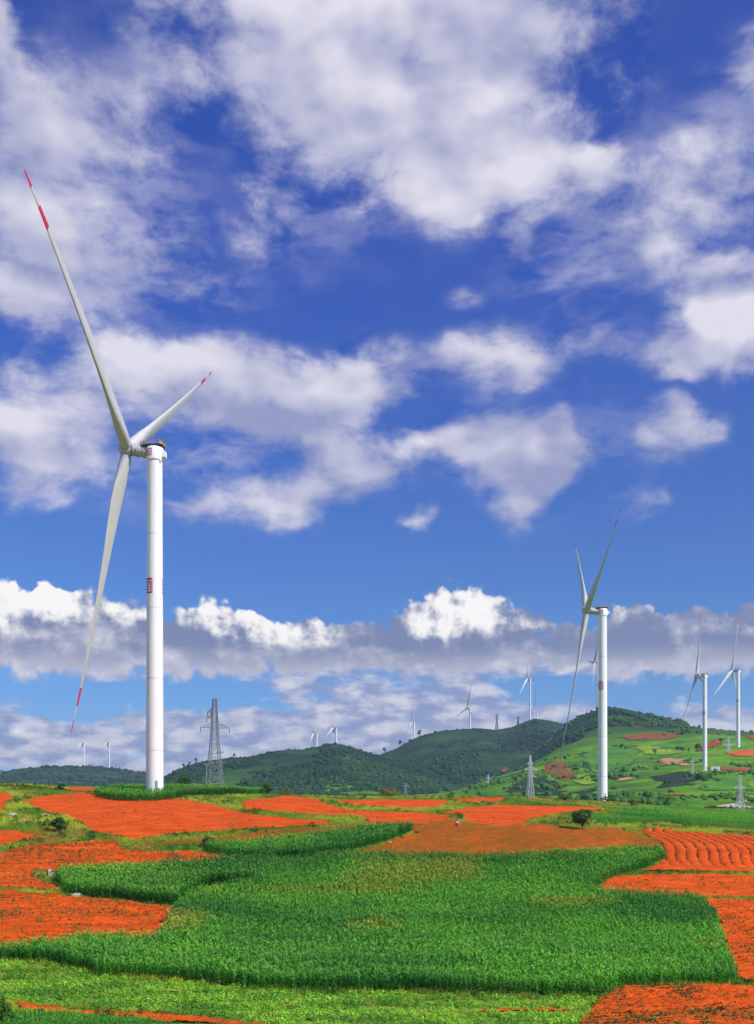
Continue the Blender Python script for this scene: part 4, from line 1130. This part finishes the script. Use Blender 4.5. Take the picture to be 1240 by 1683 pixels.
def turbine(label, base, hub, D, yaw, tilt, cone, phi, Rr=66.9, grp='wind turbines', detail=True, pitch=0, wide=1.0):
    """base and hub are sight-line positions; everything hangs from an empty at the tower foot"""
    g = gpos(base[0], D)
    ax = Vector((math.cos(R(yaw)) * math.cos(R(tilt)), math.sin(R(yaw)) * math.cos(R(tilt)), math.sin(R(tilt))))
    hp = Vector(pos(hub[0], hub[1], D))
    over = HUB_OVER
    top = hp - ax * over
    root = empty('wind_turbine', g)
    tag(root, label, 'wind turbine', grp)
    ht = max(8.0, top.z - g.z - 1.75)
    tw, em, le, do, fl = tower_parts(ht)
    t = link('tower', tw, root)
    rz = R(yaw - 180)
    t.rotation_euler = (0, 0, 0)
    link('emblem', em, t); link('door', do, t)
    if detail:
        link('lettering', le, t)
        for f_ in fl: link('flange', f_, t)
    sc = Rr / 66.9
    nz_ = g.z + ht + 1.75
    off = Vector((0, 0, nz_ - g.z))
    rot = Matrix.Rotation(R(yaw) - math.pi, 4, 'Z')
    def child(nm, me, mat, par=root):
        o = link(nm, me, par); o.matrix_local = mat; return o
    base_m = Matrix.Translation(off) @ rot
    tilt_m = Matrix.Translation(off) @ rot @ Matrix.Rotation(R(tilt), 4, 'Y')
    n = child('nacelle', NAC[0], tilt_m)
    h_ = child('housing', NAC[1], Matrix.Translation(off))
    child('characters', NAC[2], Matrix.Identity(4), h_)
    p_ = child('platform', NAC[3], base_m)
    child('railing', NAC[4], Matrix.Identity(4), p_)
    hub_l = off + ax * over
    child('hub', HUB, Matrix.Translation(hub_l) @ rot @ Matrix.Rotation(R(tilt), 4, 'Y'))
    hh = Vector((-math.sin(R(yaw)), math.cos(R(yaw)), 0))
    uu = ax.cross(hh)
    if uu.z < 0: uu = -uu
    for k in range(3):
        p = R(phi) + k * 2 * math.pi / 3
        d = (uu * math.cos(p) + hh * math.sin(p)) * math.cos(R(cone)) + ax * math.sin(R(cone))
        d.normalize()
        y = (ax - d * ax.dot(d)).normalized()       # blade's own Y looks forward, out of the rotor
        x = y.cross(d)
        m3 = Matrix((x, y, d)).transposed().to_4x4() @ Matrix.Rotation(R(pitch), 4, 'Z')
        bl = child('blade', BLADE, Matrix.Translation(hub_l) @ m3 @ Matrix.Diagonal((wide, wide, sc, 1)))
        if detail: child('blade_bearing', COLLAR, Matrix.Identity(4), bl)
    return root
CONE = 0.6      # the blades' own forward bend gives the rest
T1 = turbine('nearest and tallest white wind turbine at left, dark red bands near its blade tips', (254.5, 1297), (206, 736), 236, 174.6, 11.9, CONE, 66.2, 67.4)
T2 = turbine('second largest white wind turbine, standing right of the small round tree', (991, 1317), (966, 1003), 428, 178.4, 7.0, CONE, 69.2, 70)
T3 = turbine('white wind turbine at the red track below the quarried slope', (1159, 1262), (1147, 1110), 885, 172.2, 8.3, CONE, -16.9, 62.5)
T4 = turbine('white wind turbine nearest the right edge, on the grassy shoulder above the red field', (1214, 1222), (1206, 1102), 1130, 146.3, 9.8, CONE, 3.8, 66)
def dist_turbine(label, base, hub, D, yaw, phi, Rr=66.9, tilt=6):
    return turbine(label, base, hub, D, yaw, tilt, CONE, phi, Rr, 'small wind turbines on the far ridges', False, 15, 1.25)
dist_turbine('small white turbine on the knoll where the ridge is highest left of the second turbine', (872, 1180), (867, 1115), 2520, 150.5, 17, 66)
dist_turbine('small turbine whose foot is hidden behind the knoll, just right of its bigger neighbour', (883, 1190), (880, 1167), 2900, 175, 2, 76)
dist_turbine('small turbine on the ridge with three spread blades, left of the little ridge pylon', (773, 1200), (774, 1163), 2540, 203.3, 9.2, 60)
dist_turbine('small turbine with a leaning upright blade, lone on the left slope of the long ridge', (681, 1222), (682, 1187), 2650, 176, 8, 68)
dist_turbine('small turbine on the rounded top of the wooded middle hill', (553, 1226), (553, 1197), 2150, 160, 2, 40)
dist_turbine('small turbine just left of the rounded top of the wooded middle hill', (521, 1234), (520, 1206), 2250, 170, 10, 38)
dist_turbine('thin turbine half hidden behind the tower of the second turbine, one blade level', (983, 1176), (981, 1089), 2000, 178, -80, 62)
dist_turbine('slim grey turbine on the far left ridge, nearest the red blade tip', (138, 1264), (138.5, 1222), 3020, 176, 4, 40)
dist_turbine('bright white small turbine on the far left ridge, close to the nearest tower', (180, 1266), (178.5, 1220), 3020, 176, -3, 44)
dist_turbine('white turbine cut by the left edge with only tower foot and hub in view', (-1, 1287), (-6, 1262), 2800, 172, 40, 40)

# ================================================================== lattice pylons and poles
def pylon(label, base, h, wb, wt, D, arms, rot=20, steel=None, th=.22, panels=11, waist=None, zb=None):
    g = Vector(pos(base[0], base[1], D)); g.z = min(g.z, float(H(g.x, g.y)) + .05) if zb is None else zb
    root = empty('power_pylon', g, R(rot))
    tag(root, label, 'power pylon', 'lattice power pylons')
    steel = steel or galv
    b = Mesh()
    zs = [h * (1 - (1 - i / panels) ** 1.25) for i in range(panels + 1)]
    def wid(z):
        t = z / h
        if t < .55: return wb + (wb * .42 - wb) * t / .55
        return wb * .42 + (wt - wb * .42) * (t - .55) / .45
    cor = [(-1, -1), (1, -1), (1, 1), (-1, 1)]
    P = lambda c, z: (c[0] * wid(z) / 2, c[1] * wid(z) / 2, z)
    for z0, z1_ in zip(zs, zs[1:]):
        for i in range(4):
            c, c2 = cor[i], cor[(i + 1) % 4]
            b.bar(P(c, z0), P(c, z1_), th * 1.25)
            b.bar(P(c, z0), P(c2, z1_), th * .7); b.bar(P(c2, z0), P(c, z1_), th * .7)
            b.bar(P(c, z1_), P(c2, z1_), th * .7)
    b.build('lattice_body', steel, root)
    for (z, l, r) in arms:
        for s, L in ((-1, l), (1, r)):
            if L <= 0: continue
            a = Mesh(); w = wid(z)
            for q in (-1, 1):
                a.bar((s * w / 2, q * w / 2, z), (s * L, 0, z), th * .8)
                a.bar((s * w / 2, q * w / 2, z + h * .045), (s * L, 0, z + .1), th * .7)
                for t in (.33, .66):
                    x0 = w / 2 + (L - w / 2) * t
                    a.bar((s * x0, q * w / 2 * (1 - t), z), (s * x0, q * w / 2 * (1 - t), z + h * .045 * (1 - t) + .1), th * .6)
            ao = a.build('crossarm', steel, root)
            i_ = Mesh()
            i_.tube([(s * L, 0, z), (s * L, 0, z - h * .05)], th * .6, 8)
            for k in range(4): i_.tube([(s * L, 0, z - h * .012 * (k + .6)), (s * L, 0, z - h * .012 * (k + .9))], th * 1.0, 8)
            i_.build('insulator', porcelain, ao)
    f = Mesh()
    for c in cor: f.box((c[0] * wb / 2, c[1] * wb / 2, 0.0), (1.0 * th * 4, 1.0 * th * 4, .8))
    f.build('footing', concrete, root)
    return root
pylon('tall grey lattice pylon in the maize right of the nearest turbine', (353, 1306), 30.5, 5.4, 1.1, 330, [(26.2, 2.4, 0), (24.4, 2.6, 0.9), (21.3, 4.6, 4.9)], 26, galv, .16, 11)
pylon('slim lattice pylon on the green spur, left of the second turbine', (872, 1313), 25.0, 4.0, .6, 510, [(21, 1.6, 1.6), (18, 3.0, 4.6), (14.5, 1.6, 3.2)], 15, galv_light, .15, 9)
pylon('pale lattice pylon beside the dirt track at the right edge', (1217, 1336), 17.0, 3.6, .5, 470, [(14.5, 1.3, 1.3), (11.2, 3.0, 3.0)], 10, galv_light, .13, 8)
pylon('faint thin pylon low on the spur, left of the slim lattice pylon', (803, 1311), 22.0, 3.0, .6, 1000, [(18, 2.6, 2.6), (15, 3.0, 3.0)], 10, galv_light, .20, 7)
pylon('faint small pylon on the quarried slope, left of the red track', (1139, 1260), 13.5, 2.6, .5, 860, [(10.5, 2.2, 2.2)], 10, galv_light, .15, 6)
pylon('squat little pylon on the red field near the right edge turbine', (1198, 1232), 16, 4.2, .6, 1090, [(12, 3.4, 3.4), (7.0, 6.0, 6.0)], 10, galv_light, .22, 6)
pylon('dark little pylon alone on the skyline of the long ridge', (817, 1199), 42, 7, 1.6, 2500, [(36, 5, 5), (30, 6, 6)], 12, galv, .55, 7)
pylon('tiny dark pylon on the skyline at the foot of the knoll', (852, 1190), 22, 5, 1, 2480, [(18, 4, 4)], 12, dark_metal, .6, 6)
pylon('very faint thin pylon beyond the skyline fields at the photo centre', (667, 1312), 14, 2.6, .5, 640, [(12, 2.4, 2.4)], 10, galv, .24, 7)
def mast(label, px, py, D, h, arms=(), w=.3, m=None, nm='radio_mast', cat='mast'):
    g = gpos(px, D)
    root = empty(nm, g); tag(root, label, cat)
    b = Mesh(); b.tube([(0, 0, -1), (0, 0, h)], [w / 2, w / 3], 8); b.build('pole', m or galv, root)
    for z, L in arms:
        a = Mesh(); a.box((0, 0, z), (2 * L, w * .8, w * .8)); 
        for s in (-1, 0, 1): a.tube([(s * L * .92, 0, z), (s * L * .92, 0, z + .5)], w * .45, 6)
        a.build('crossarm', m or galv, root)
    return root
mast('thin utility pole with two arms in front of the tall lattice pylon, on its right', 363, 1304, 300, 12.5, ((11.6, .8), (8.8, 1.3)), .28, galv, 'utility_pole', 'utility pole')
mast('thin utility pole with a short arm at the left foot of the tall lattice pylon', 339, 1300, 312, 8.8, ((8.2, .7),), .26, galv, 'utility_pole', 'utility pole')
mast('thin mast on the summit left of the second turbine tower', 966, 1172, 1720, 11, (), .7, galv)
mast('thin mast on the far left ridge, above the reddish clearing', 99, 1262, 3000, 16, (), 1.0, galv)
mast('short mast on the far left ridge, beside the brightest small turbine', 170, 1264, 3000, 17, (), 1.0, galv)
mast('dark thin pole on the middle hill crest, left of its two turbines', 516, 1230, 1900, 18, (), 1.2, dark_metal)
# transformer cabinet
root = empty('transformer_cabinet', gpos(1176, 880)); tag(root, 'white transformer cabinet on the track beside the third turbine', 'cabinet')
b = Mesh(); b.box((0, 0, 1.5), (7, 3.4, 3.4)); b.box((0, 0, 3.3), (7.4, 3.8, .3)); b.build('housing', white_paint, root)
d = Mesh(); d.box((-1.4, -1.73, 1.5), (1.6, .06, 2.4)); d.box((1.4, -1.73, 1.5), (1.6, .06, 2.4)); d.build('door', grey_metal_light, root)
# power lines sagging from the slim pylon
def wire(label, a, b, sag):
    w = Mesh(); a, b = Vector(a), Vector(b)
    pts = [a.lerp(b, t / 20) - Vector((0, 0, sag * 4 * (t / 20) * (1 - t / 20))) for t in range(21)]
    w.tube(pts, .05, 5)
    o = w.build('power_line', galv_light)
    tag(o, label, 'power line')
p2 = Vector(pos(872, 1313, 510)); p3 = Vector(pos(803, 1311, 1000))
wire('upper thin cable running from the slim pylon on the spur to the faint thin pylon', p2 + Vector((-2.9, -.8, 16.8)), p3 + Vector((-2.9, -.5, 16.8)), 5)
wire('lower thin cable running from the slim pylon on the spur to the faint thin pylon', p2 + Vector((-1.6, -.4, 13.2)), p3 + Vector((-3.0, -.5, 13.9)), 6)

# ================================================================== trees, bushes, rocks
def leafy(name, label, px, D, w, h, trunk_h, nl, size, c0, c1, grp=None, cat='tree', seed=0, lumps=9, loc=None, lean=0.0, bare=0.0):
    r_ = np.random.default_rng(seed + 100)
    g = gpos(px, D) if loc is None else loc
    root = empty(name, g)
    tag(root, label, cat, grp)
    tk = Mesh()
    top = Vector((lean, 0, trunk_h + (h - trunk_h) * .45))
    tr = max(.05, w * .028)
    tk.tube([(0, 0, -.3), (lean * .3, 0, trunk_h * .6), tuple(top)], [tr * 1.5, tr, tr * .5], 8)
    cen = []
    for k in range(lumps):
        a = 2 * math.pi * k / lumps + r_.uniform(-.4, .4); rr = w / 2 * r_.uniform(.30, .78)
        z = trunk_h + (h - trunk_h) * r_.uniform(.22, .86)
        zz = (z - trunk_h) / max(h - trunk_h, .1)
        rr *= math.sqrt(max(.15, 1 - (2 * zz - .9) ** 2 * .9))
        c = Vector((math.cos(a) * rr + lean, math.sin(a) * rr, z)); cen.append(c)
        st = Vector((lean * .4, 0, trunk_h * r_.uniform(.5, 1.0)))
        md = st.lerp(c, .5) + Vector((0, 0, (h - trunk_h) * .06))
        tk.tube([tuple(st), tuple(md), tuple(c)], [tr * .55, tr * .35, tr * .15], 5)
    cen.append(Vector((lean, 0, trunk_h + (h - trunk_h) * .80)))
    tk.build('trunk' if cat == 'tree' else 'stems', bark, root, True)
    V, Fc, cc = [], [], []
    c0, c1 = np.array(c0), np.array(c1)
    per = nl // len(cen)
    for c in cen:
        lr = w * r_.uniform(.15, .25); lh = (h - trunk_h) * r_.uniform(.14, .24)
        lc = r_.uniform(.15, .85)
        for q in range(per):
            d = r_.normal(size=3); d /= np.linalg.norm(d); rad = r_.uniform(.45, 1.05)
            p = np.array(c) + d * rad * np.array([lr, lr, lh])
            if p[2] < .03: continue
            n = Vector(d + r_.normal(size=3) * .5 + np.array([0, 0, .3])).normalized()
            u = n.orthogonal().normalized(); u.rotate(Matrix.Rotation(r_.uniform(0, 6.28), 3, n)); t = n.cross(u)
            s = size * r_.uniform(.6, 1.3); b_ = len(V)
            for i, j in ((-.5, 0), (0, .30), (.5, 0), (0, -.30)): V.append(tuple(Vector(p) + u * i * s + t * j * s))
            Fc.append((b_, b_ + 1, b_ + 2, b_ + 3))
            k = np.clip(lc + r_.normal() * .22, 0, 1); cc += [c0 * (1 - k) + c1 * k] * 4
    link('crown' if cat == 'tree' else 'foliage', mesh_np('crown', np.array(V), np.array(Fc), leaf, np.array(cc)), root)
    return root
def gat(px, py, dmin=72, dmax=460):
    return Vector(ground_at(px, py, dmin, dmax)[0])
DG, MG, LGc = (.012, .045, .010), (.04, .12, .012), (.10, .21, .02)
leafy('small_tree', 'small round dark green tree at the top edge of the brown ploughed field', 0, 0, 4.3, 4.2, 1.0, 2600, .34, (.02, .075, .014), (.08, .20, .02), seed=1, lumps=13, loc=gat(958, 1366))
leafy('small_tree', 'bushy dark tree on the skyline maize between the nearest turbine and tall pylon', 302, 262, 4.2, 3.9, .6, 1500, .36, (.02, .075, .012), (.07, .18, .02), seed=2, lumps=10)
leafy('small_tree', 'low light green tree behind the start of the central red strips', 440, 258, 4.0, 3.6, .5, 1300, .34, (.02, .09, .012), (.10, .22, .022), seed=3)
leafy('bush', 'low yellowish bush at the left end of the skyline above the red strips', 470, 252, 2.8, 2.0, .2, 500, .28, (.08, .15, .015), (.24, .27, .03), cat='bush', seed=4)
leafy('bush', 'broad yellow brown bush on the skyline at the photo centre', 640, 284, 6.4, 2.9, .3, 1300, .32, (.10, .09, .014), (.30, .24, .03), cat='bush', seed=5, lumps=12)
leafy('bush', 'dark green bush on the grassy bank among the pale rocks at left', 0, 0, 4.6, 2.6, .2, 1500, .30, DG, MG, cat='bush', seed=6, loc=gat(96, 1367))
leafy('bush', 'thin reddish shrub in the weedy field at left', 0, 0, 4.4, 2.4, .3, 420, .20, (.10, .045, .012), (.16, .12, .02), cat='bush', seed=7, loc=gat(288, 1423))
leafy('bush', 'dark bush cut by the bottom left corner', 0, 0, 2.5, 2.3, .2, 1300, .20, (.02, .07, .012), (.08, .19, .018), cat='bush', seed=8, loc=gat(0, 1686))
leafy('bush', 'green bush between two small red patches on the left skyline', 100, 250, 2.4, 2.0, .2, 600, .26, (.02, .07, .012), MG, cat='bush', seed=9)
leafy('bush', 'brown scrubby bush beside the start of the dirt track at right', 1170, 372, 6.5, 2.6, .2, 800, .36, (.07, .05, .014), (.14, .09, .02), cat='bush', seed=10, lumps=10)
leafy('bush', 'reddish brown bush behind the right terrace crop', 1040, 330, 4.2, 2.6, .2, 600, .32, (.09, .06, .012), (.16, .12, .02), cat='bush', seed=11)
leafy('bush', 'light green bush just left of the second turbine, behind the red field', 928, 300, 5.0, 2.5, .2, 900, .34, (.05, .14, .014), LGc, cat='bush', seed=12)
leafy('bush', 'long dark hedge bush at the foot of the second turbine', 1000, 415, 8, 2.2, .2, 900, .40, DG, MG, cat='bush', seed=13, lumps=12)
leafy('bush', 'lime green bush on the skyline behind the first pylon maize', 280, 258, 3.0, 2.4, .2, 600, .28, (.06, .15, .014), LGc, cat='bush', seed=14)
leafy('bush', 'small tuft bush on the dividing bank behind the person', 0, 0, 2.2, 1.6, .1, 500, .22, (.03, .08, .014), (.12, .19, .03), cat='bush', seed=15, loc=gat(756, 1348))
leafy('bush', 'green bush at the junction of the skyline banks, centre right', 742, 262, 2.4, 1.7, .1, 420, .26, (.04, .12, .012), LGc, cat='bush', seed=16)
leafy('bush', 'dark leafy clump at the left tip of the narrow maize strip', 0, 0, 2.8, 1.9, .1, 600, .24, DG, MG, cat='bush', seed=17, loc=gat(341, 1393))
sk = [(302, 1900, 8, 9, 'first'), (311, 1900, 6, 8, 'b'), (322, 1895, 7, 10, 'c'), (385, 1895, 7, 9, 'd'), (658, 2470, 11, 16, 'e'), (690, 2490, 12, 18, 'f'), (632, 2480, 11, 14, 'g'), (1052, 1650, 6, 7, 'h'), (1066, 1640, 6, 8, 'i'), (1150, 1500, 6, 7, 'j')]
lab = ['lone tree on the left skyline end of the wooded middle hill', 'small middle one of three skyline trees left of the tall pylon', 'tree on the skyline just left of the tall pylon', 'tree on the skyline just right of the tall pylon', 'tree on the skyline in the dip, nearest the lone leaning turbine', 'tallest tree breaking the skyline below the lone leaning turbine', 'tree on the skyline where the two wooded hills meet', 'tree on the right hill crest, just past the second turbine', 'tree on the right hill crest, halfway down from the summit', 'small tree on the crest left of the third turbine']
for i, ((px, D, w, h, _), lb) in enumerate(zip(sk, lab)):
    leafy('skyline_tree', lb, px, D, w, h, h * .25, 260, w * .20, (.010, .035, .016), (.03, .085, .022), 'trees along the far skyline', seed=30 + i, lumps=6)

def rock(label, c, sx_, sy_, sz_, m, seed, name='rock'):
    import bmesh
    r_ = np.random.default_rng(seed)
    bm = bmesh.new(); bmesh.ops.create_icosphere(bm, subdivisions=3, radius=1.0)
    V = np.array([v.co[:] for v in bm.verts])
    for k in range(9):
        n = r_.normal(size=3); n /= np.linalg.norm(n); d = r_.uniform(.55, .85)
        s = V @ n; V = V - np.where(s > d, s - d, 0)[:, None] * n * .9
    V += (fbm(V[:, 0] * 3 + seed, V[:, 1] * 3 + V[:, 2] * 2, seed, 3) * .12)[:, None]
    V = V * np.array([sx_, sy_, sz_]) + np.array([0, 0, sz_ * .35])
    for v, p in zip(bm.verts, V): v.co = p
    me = bpy.data.meshes.new(name); bm.to_mesh(me); bm.free()
    me.materials.append(m)
    o = link(name, me, None, c); o.rotation_euler = (0, 0, r_.uniform(0, 6))
    tag(o, label, 'rock', 'pale rocks on the banks')
for lb, px, py, a, b_, c_, m_ in [
    ('pale rounded boulder on the left bank, highest of the three rocks', 21, 1341, .75, .6, .55, rock_m),
    ('low pale boulder on the left bank, between the other two rocks', 39, 1349, .8, .5, .35, rock_m),
    ('flat pale slab at the left edge of the biggest upper red field', 74, 1340, 1.1, .6, .35, rock_m),
    ('flat white rock at the top edge of the lowest left red field', 127, 1474, 1.1, .6, .4, rock_m),
    ('pale upright rock in the weedy left field beside the dark maize', 82, 1439, .6, .5, .75, rock_m),
    ('pale rock at the foot of the small round tree', 964, 1356, .55, .5, .35, rock_m),
    ('larger white rock right of the small round tree', 975, 1353, .75, .5, .6, rock_m),
    ('small white rock rightmost beside the small round tree', 983, 1357, .5, .4, .35, rock_m),
    ('pale flat stone at the front of the belt of maize round the nearest turbine', 230, 1317, 1.0, .5, .3, rock_m),
    ('grey boulder on the bank just right of the person', 757, 1346, .95, .7, .75, rock_dark),
    ('small pale stone on the bare patch below the person', 737, 1363, .35, .3, .25, rock_m),
    ('small pale stone at the left end of the bare patch below the person', 705, 1372, .35, .3, .25, rock_m),
    ('pale stone at the rim of the brown field by the maize strip tip', 641, 1386, .45, .35, .3, rock_m),
    ('pale stone on the grassy slope behind the right terrace crop', 1016, 1334, .6, .4, .3, rock_m)]:
    rock(lb, gat(px, py), a, b_, c_, m_, int(px) + int(py))

# ================================================================== the person working in the field
skin = simple('skin', (0.42, 0.22, 0.14), 0.6)
hair_m = simple('black_hair', (0.012, 0.010, 0.010), 0.6)
shirt_m = simple('white_shirt', (0.78, 0.78, 0.74), 0.85)
trouser_m = simple('dark_red_trousers', (0.32, 0.008, 0.025), 0.9)
straw = simple('straw_hat', (0.72, 0.66, 0.50), 0.9)
shoe_m = simple('dark_shoes', (0.03, 0.028, 0.025), 0.8)
def skinned(name, pts, edges, rads, m, parent, sub=2):
    me = bpy.data.meshes.new(name); me.from_pydata(pts, edges, []); me.materials.append(m)
    o = link(name, me, None)
    sm = o.modifiers.new('skin', 'SKIN'); sm.use_smooth_shade = True
    for i, r in enumerate(rads):
        me.skin_vertices[0].data[i].radius = (r, r) if not isinstance(r, tuple) else r
    me.skin_vertices[0].data[0].use_root = True
    s = o.modifiers.new('sub', 'SUBSURF'); s.levels = s.render_levels = sub
    dg = bpy.context.evaluated_depsgraph_get()
    baked = bpy.data.meshes.new_from_object(o.evaluated_get(dg))
    baked.name = name
    bpy.data.objects.remove(o)
    return link(name, baked, parent)
pr = empty('person', gat(751, 1361), R(35))
tag(pr, 'person in a straw hat, white shirt and dark red trousers bending to work the field', 'person')
J = dict(pel=(0, 0, .88), wai=(0, -.06, 1.02), che=(0, -.22, 1.24), nek=(0, -.33, 1.37), hed=(0, -.42, 1.46), crn=(0, -.47, 1.58),
         hl=(.10, 0, .84), kl=(.13, -.10, .46), al=(.13, .06, .07), tl=(.14, -.14, .03), hr=(-.10, 0, .84), kr=(-.13, -.04, .45), ar=(-.12, .16, .07), tr=(-.13, -.04, .03),
         sl=(.19, -.25, 1.28), el_=(.25, -.40, 1.05), wl=(.20, -.60, .88), sr=(-.19, -.25, 1.28), er=(-.26, -.36, 1.04), wr=(-.18, -.56, .86))
keys = list(J); ix = {k: i for i, k in enumerate(keys)}
E_ = [(ix[a], ix[b_]) for a, b_ in [('pel', 'wai'), ('wai', 'che'), ('che', 'nek'), ('nek', 'hed'), ('hed', 'crn'), ('pel', 'hl'), ('hl', 'kl'), ('kl', 'al'), ('al', 'tl'), ('pel', 'hr'), ('hr', 'kr'), ('kr', 'ar'), ('ar', 'tr'), ('che', 'sl'), ('sl', 'el_'), ('el_', 'wl'), ('che', 'sr'), ('sr', 'er'), ('er', 'wr')]]
rad_ = dict(pel=.13, wai=.12, che=.145, nek=.055, hed=.095, crn=.075, hl=.085, kl=.058, al=.042, tl=.03, hr=.085, kr=.058, ar=.042, tr=.03, sl=.06, el_=.042, wl=.028, sr=.06, er=.042, wr=.028)
body = [J[k] for k in keys]; br = [rad_[k] for k in keys]; be = list(E_)
for s, w_ in ((1, 'wl'), (-1, 'wr')):       # hands: palm, four curled fingers and a thumb
    w0 = Vector(J[w_]); dr = Vector((-.1 * s, -.75, -.65)).normalized(); sd_ = Vector((s, 0, 0)); up = dr.cross(sd_)
    pa = w0 + dr * .085; body.append(tuple(pa)); br.append((.034, .020)); be.append((ix[w_], len(body) - 1)); pi_ = len(body) - 1
    for q in range(4):
        o_ = (q - 1.5) * .021; prev = pi_
        for L_, bend in ((.035, 0), (.065, -.018), (.082 - .006 * abs(q - 1.3), -.045)):
            body.append(tuple(pa + dr * L_ + sd_ * o_ + up * bend * s)); br.append(.0085); be.append((prev, len(body) - 1)); prev = len(body) - 1
    for L_, o_ in ((.0, .034), (.03, .048)):
        body.append(tuple(w0 + dr * (.05 + L_) - sd_ * o_)); br.append(.010); be.append((pi_ if L_ == 0 else len(body) - 2, len(body) - 1))
skinned('body', body, be, br, skin, pr)
def sub(name, ks, grow, m):
    ids = [ix[k] for k in ks]; mp = {v: i for i, v in enumerate(ids)}
    skinned(name, [J[k] for k in ks], [(mp[a], mp[b_]) for a, b_ in E_ if a in mp and b_ in mp], [rad_[k] + grow for k in ks], m, pr)
def lerp3(a, b_, t): return tuple(Vector(a).lerp(Vector(b_), t))
J['fl'] = lerp3(J['el_'], J['wl'], .75); J['fr'] = lerp3(J['er'], J['wr'], .75); J['cn'] = lerp3(J['che'], J['nek'], .75)
J['bl'] = lerp3(J['kl'], J['al'], .85); J['br'] = lerp3(J['kr'], J['ar'], .85)
for k, r in (('fl', .033), ('fr', .033), ('cn', .075), ('bl', .05), ('br', .05)): rad_[k] = r; ix[k] = 1000 + len(ix)
E_ += [(ix['el_'], ix['fl']), (ix['er'], ix['fr']), (ix['che'], ix['cn']), (ix['kl'], ix['bl']), (ix['kr'], ix['br'])]
sub('shirt', ['wai', 'che', 'cn', 'sl', 'el_', 'fl', 'sr', 'er', 'fr', 'pel'], .022, shirt_m)
sub('trousers', ['pel', 'hl', 'kl', 'bl', 'hr', 'kr', 'br'], .026, trouser_m)
for k, t in (('al', 'tl'), ('ar', 'tr')):
    skinned('shoe', [J[k], J[t]], [(0, 1)], [.055, .045], shoe_m, pr)
hm = Mesh()
hm.lathe([(.30, 0), (.29, .025), (.125, .05), (.115, .13), (.06, .165)], 20)
hat = hm.build('straw_hat', straw, pr, True, 40)
hat.location = (0, -.475, 1.545); hat.rotation_euler = (R(-24), 0, 0)
hr_ = skinned('hair', [(0, -.36, 1.47), (0, -.40, 1.55)], [(0, 1)], [.085, .085], hair_m, pr)
fc = Mesh()
fc.tube([(0, -.525, 1.475), (0, -.55, 1.455)], [.012, .018], 6)
for s in (-1, 1): fc.tube([(.034 * s, -.508, 1.50), (.034 * s, -.516, 1.502)], .011, 8, 1)
fc.box((0, -.508, 1.425), (.045, .012, .010), 2)
fc.build('face', [skin, hair_m, simple('lips', (.30, .08, .07), .6)], pr)

# ================================================================== haze over the valley
hz = Mesh(); hz.box((0, 2300, 88), (14000, 6400, 676))
hazeo = hz.build('haze', simple('haze_skin', (1, 1, 1)))
tag(hazeo, 'thin blue haze filling the air over fields and hills', 'haze', None, 'stuff')
hm_ = bpy.data.materials.new('haze_air'); hm_.use_nodes = True
nt = hm_.node_tree; nt.nodes.clear()
pv = nt.nodes.new('ShaderNodeVolumePrincipled')
pv.inputs['Color'].default_value = (0.58, 0.78, 1.0, 1)
pv.inputs['Density'].default_value = 0.000085
pv.inputs['Anisotropy'].default_value = 0.2
mo = nt.nodes.new('ShaderNodeOutputMaterial')
nt.links.new(pv.outputs[0], mo.inputs['Volume'])
hazeo.data.materials.clear(); hazeo.data.materials.append(hm_)
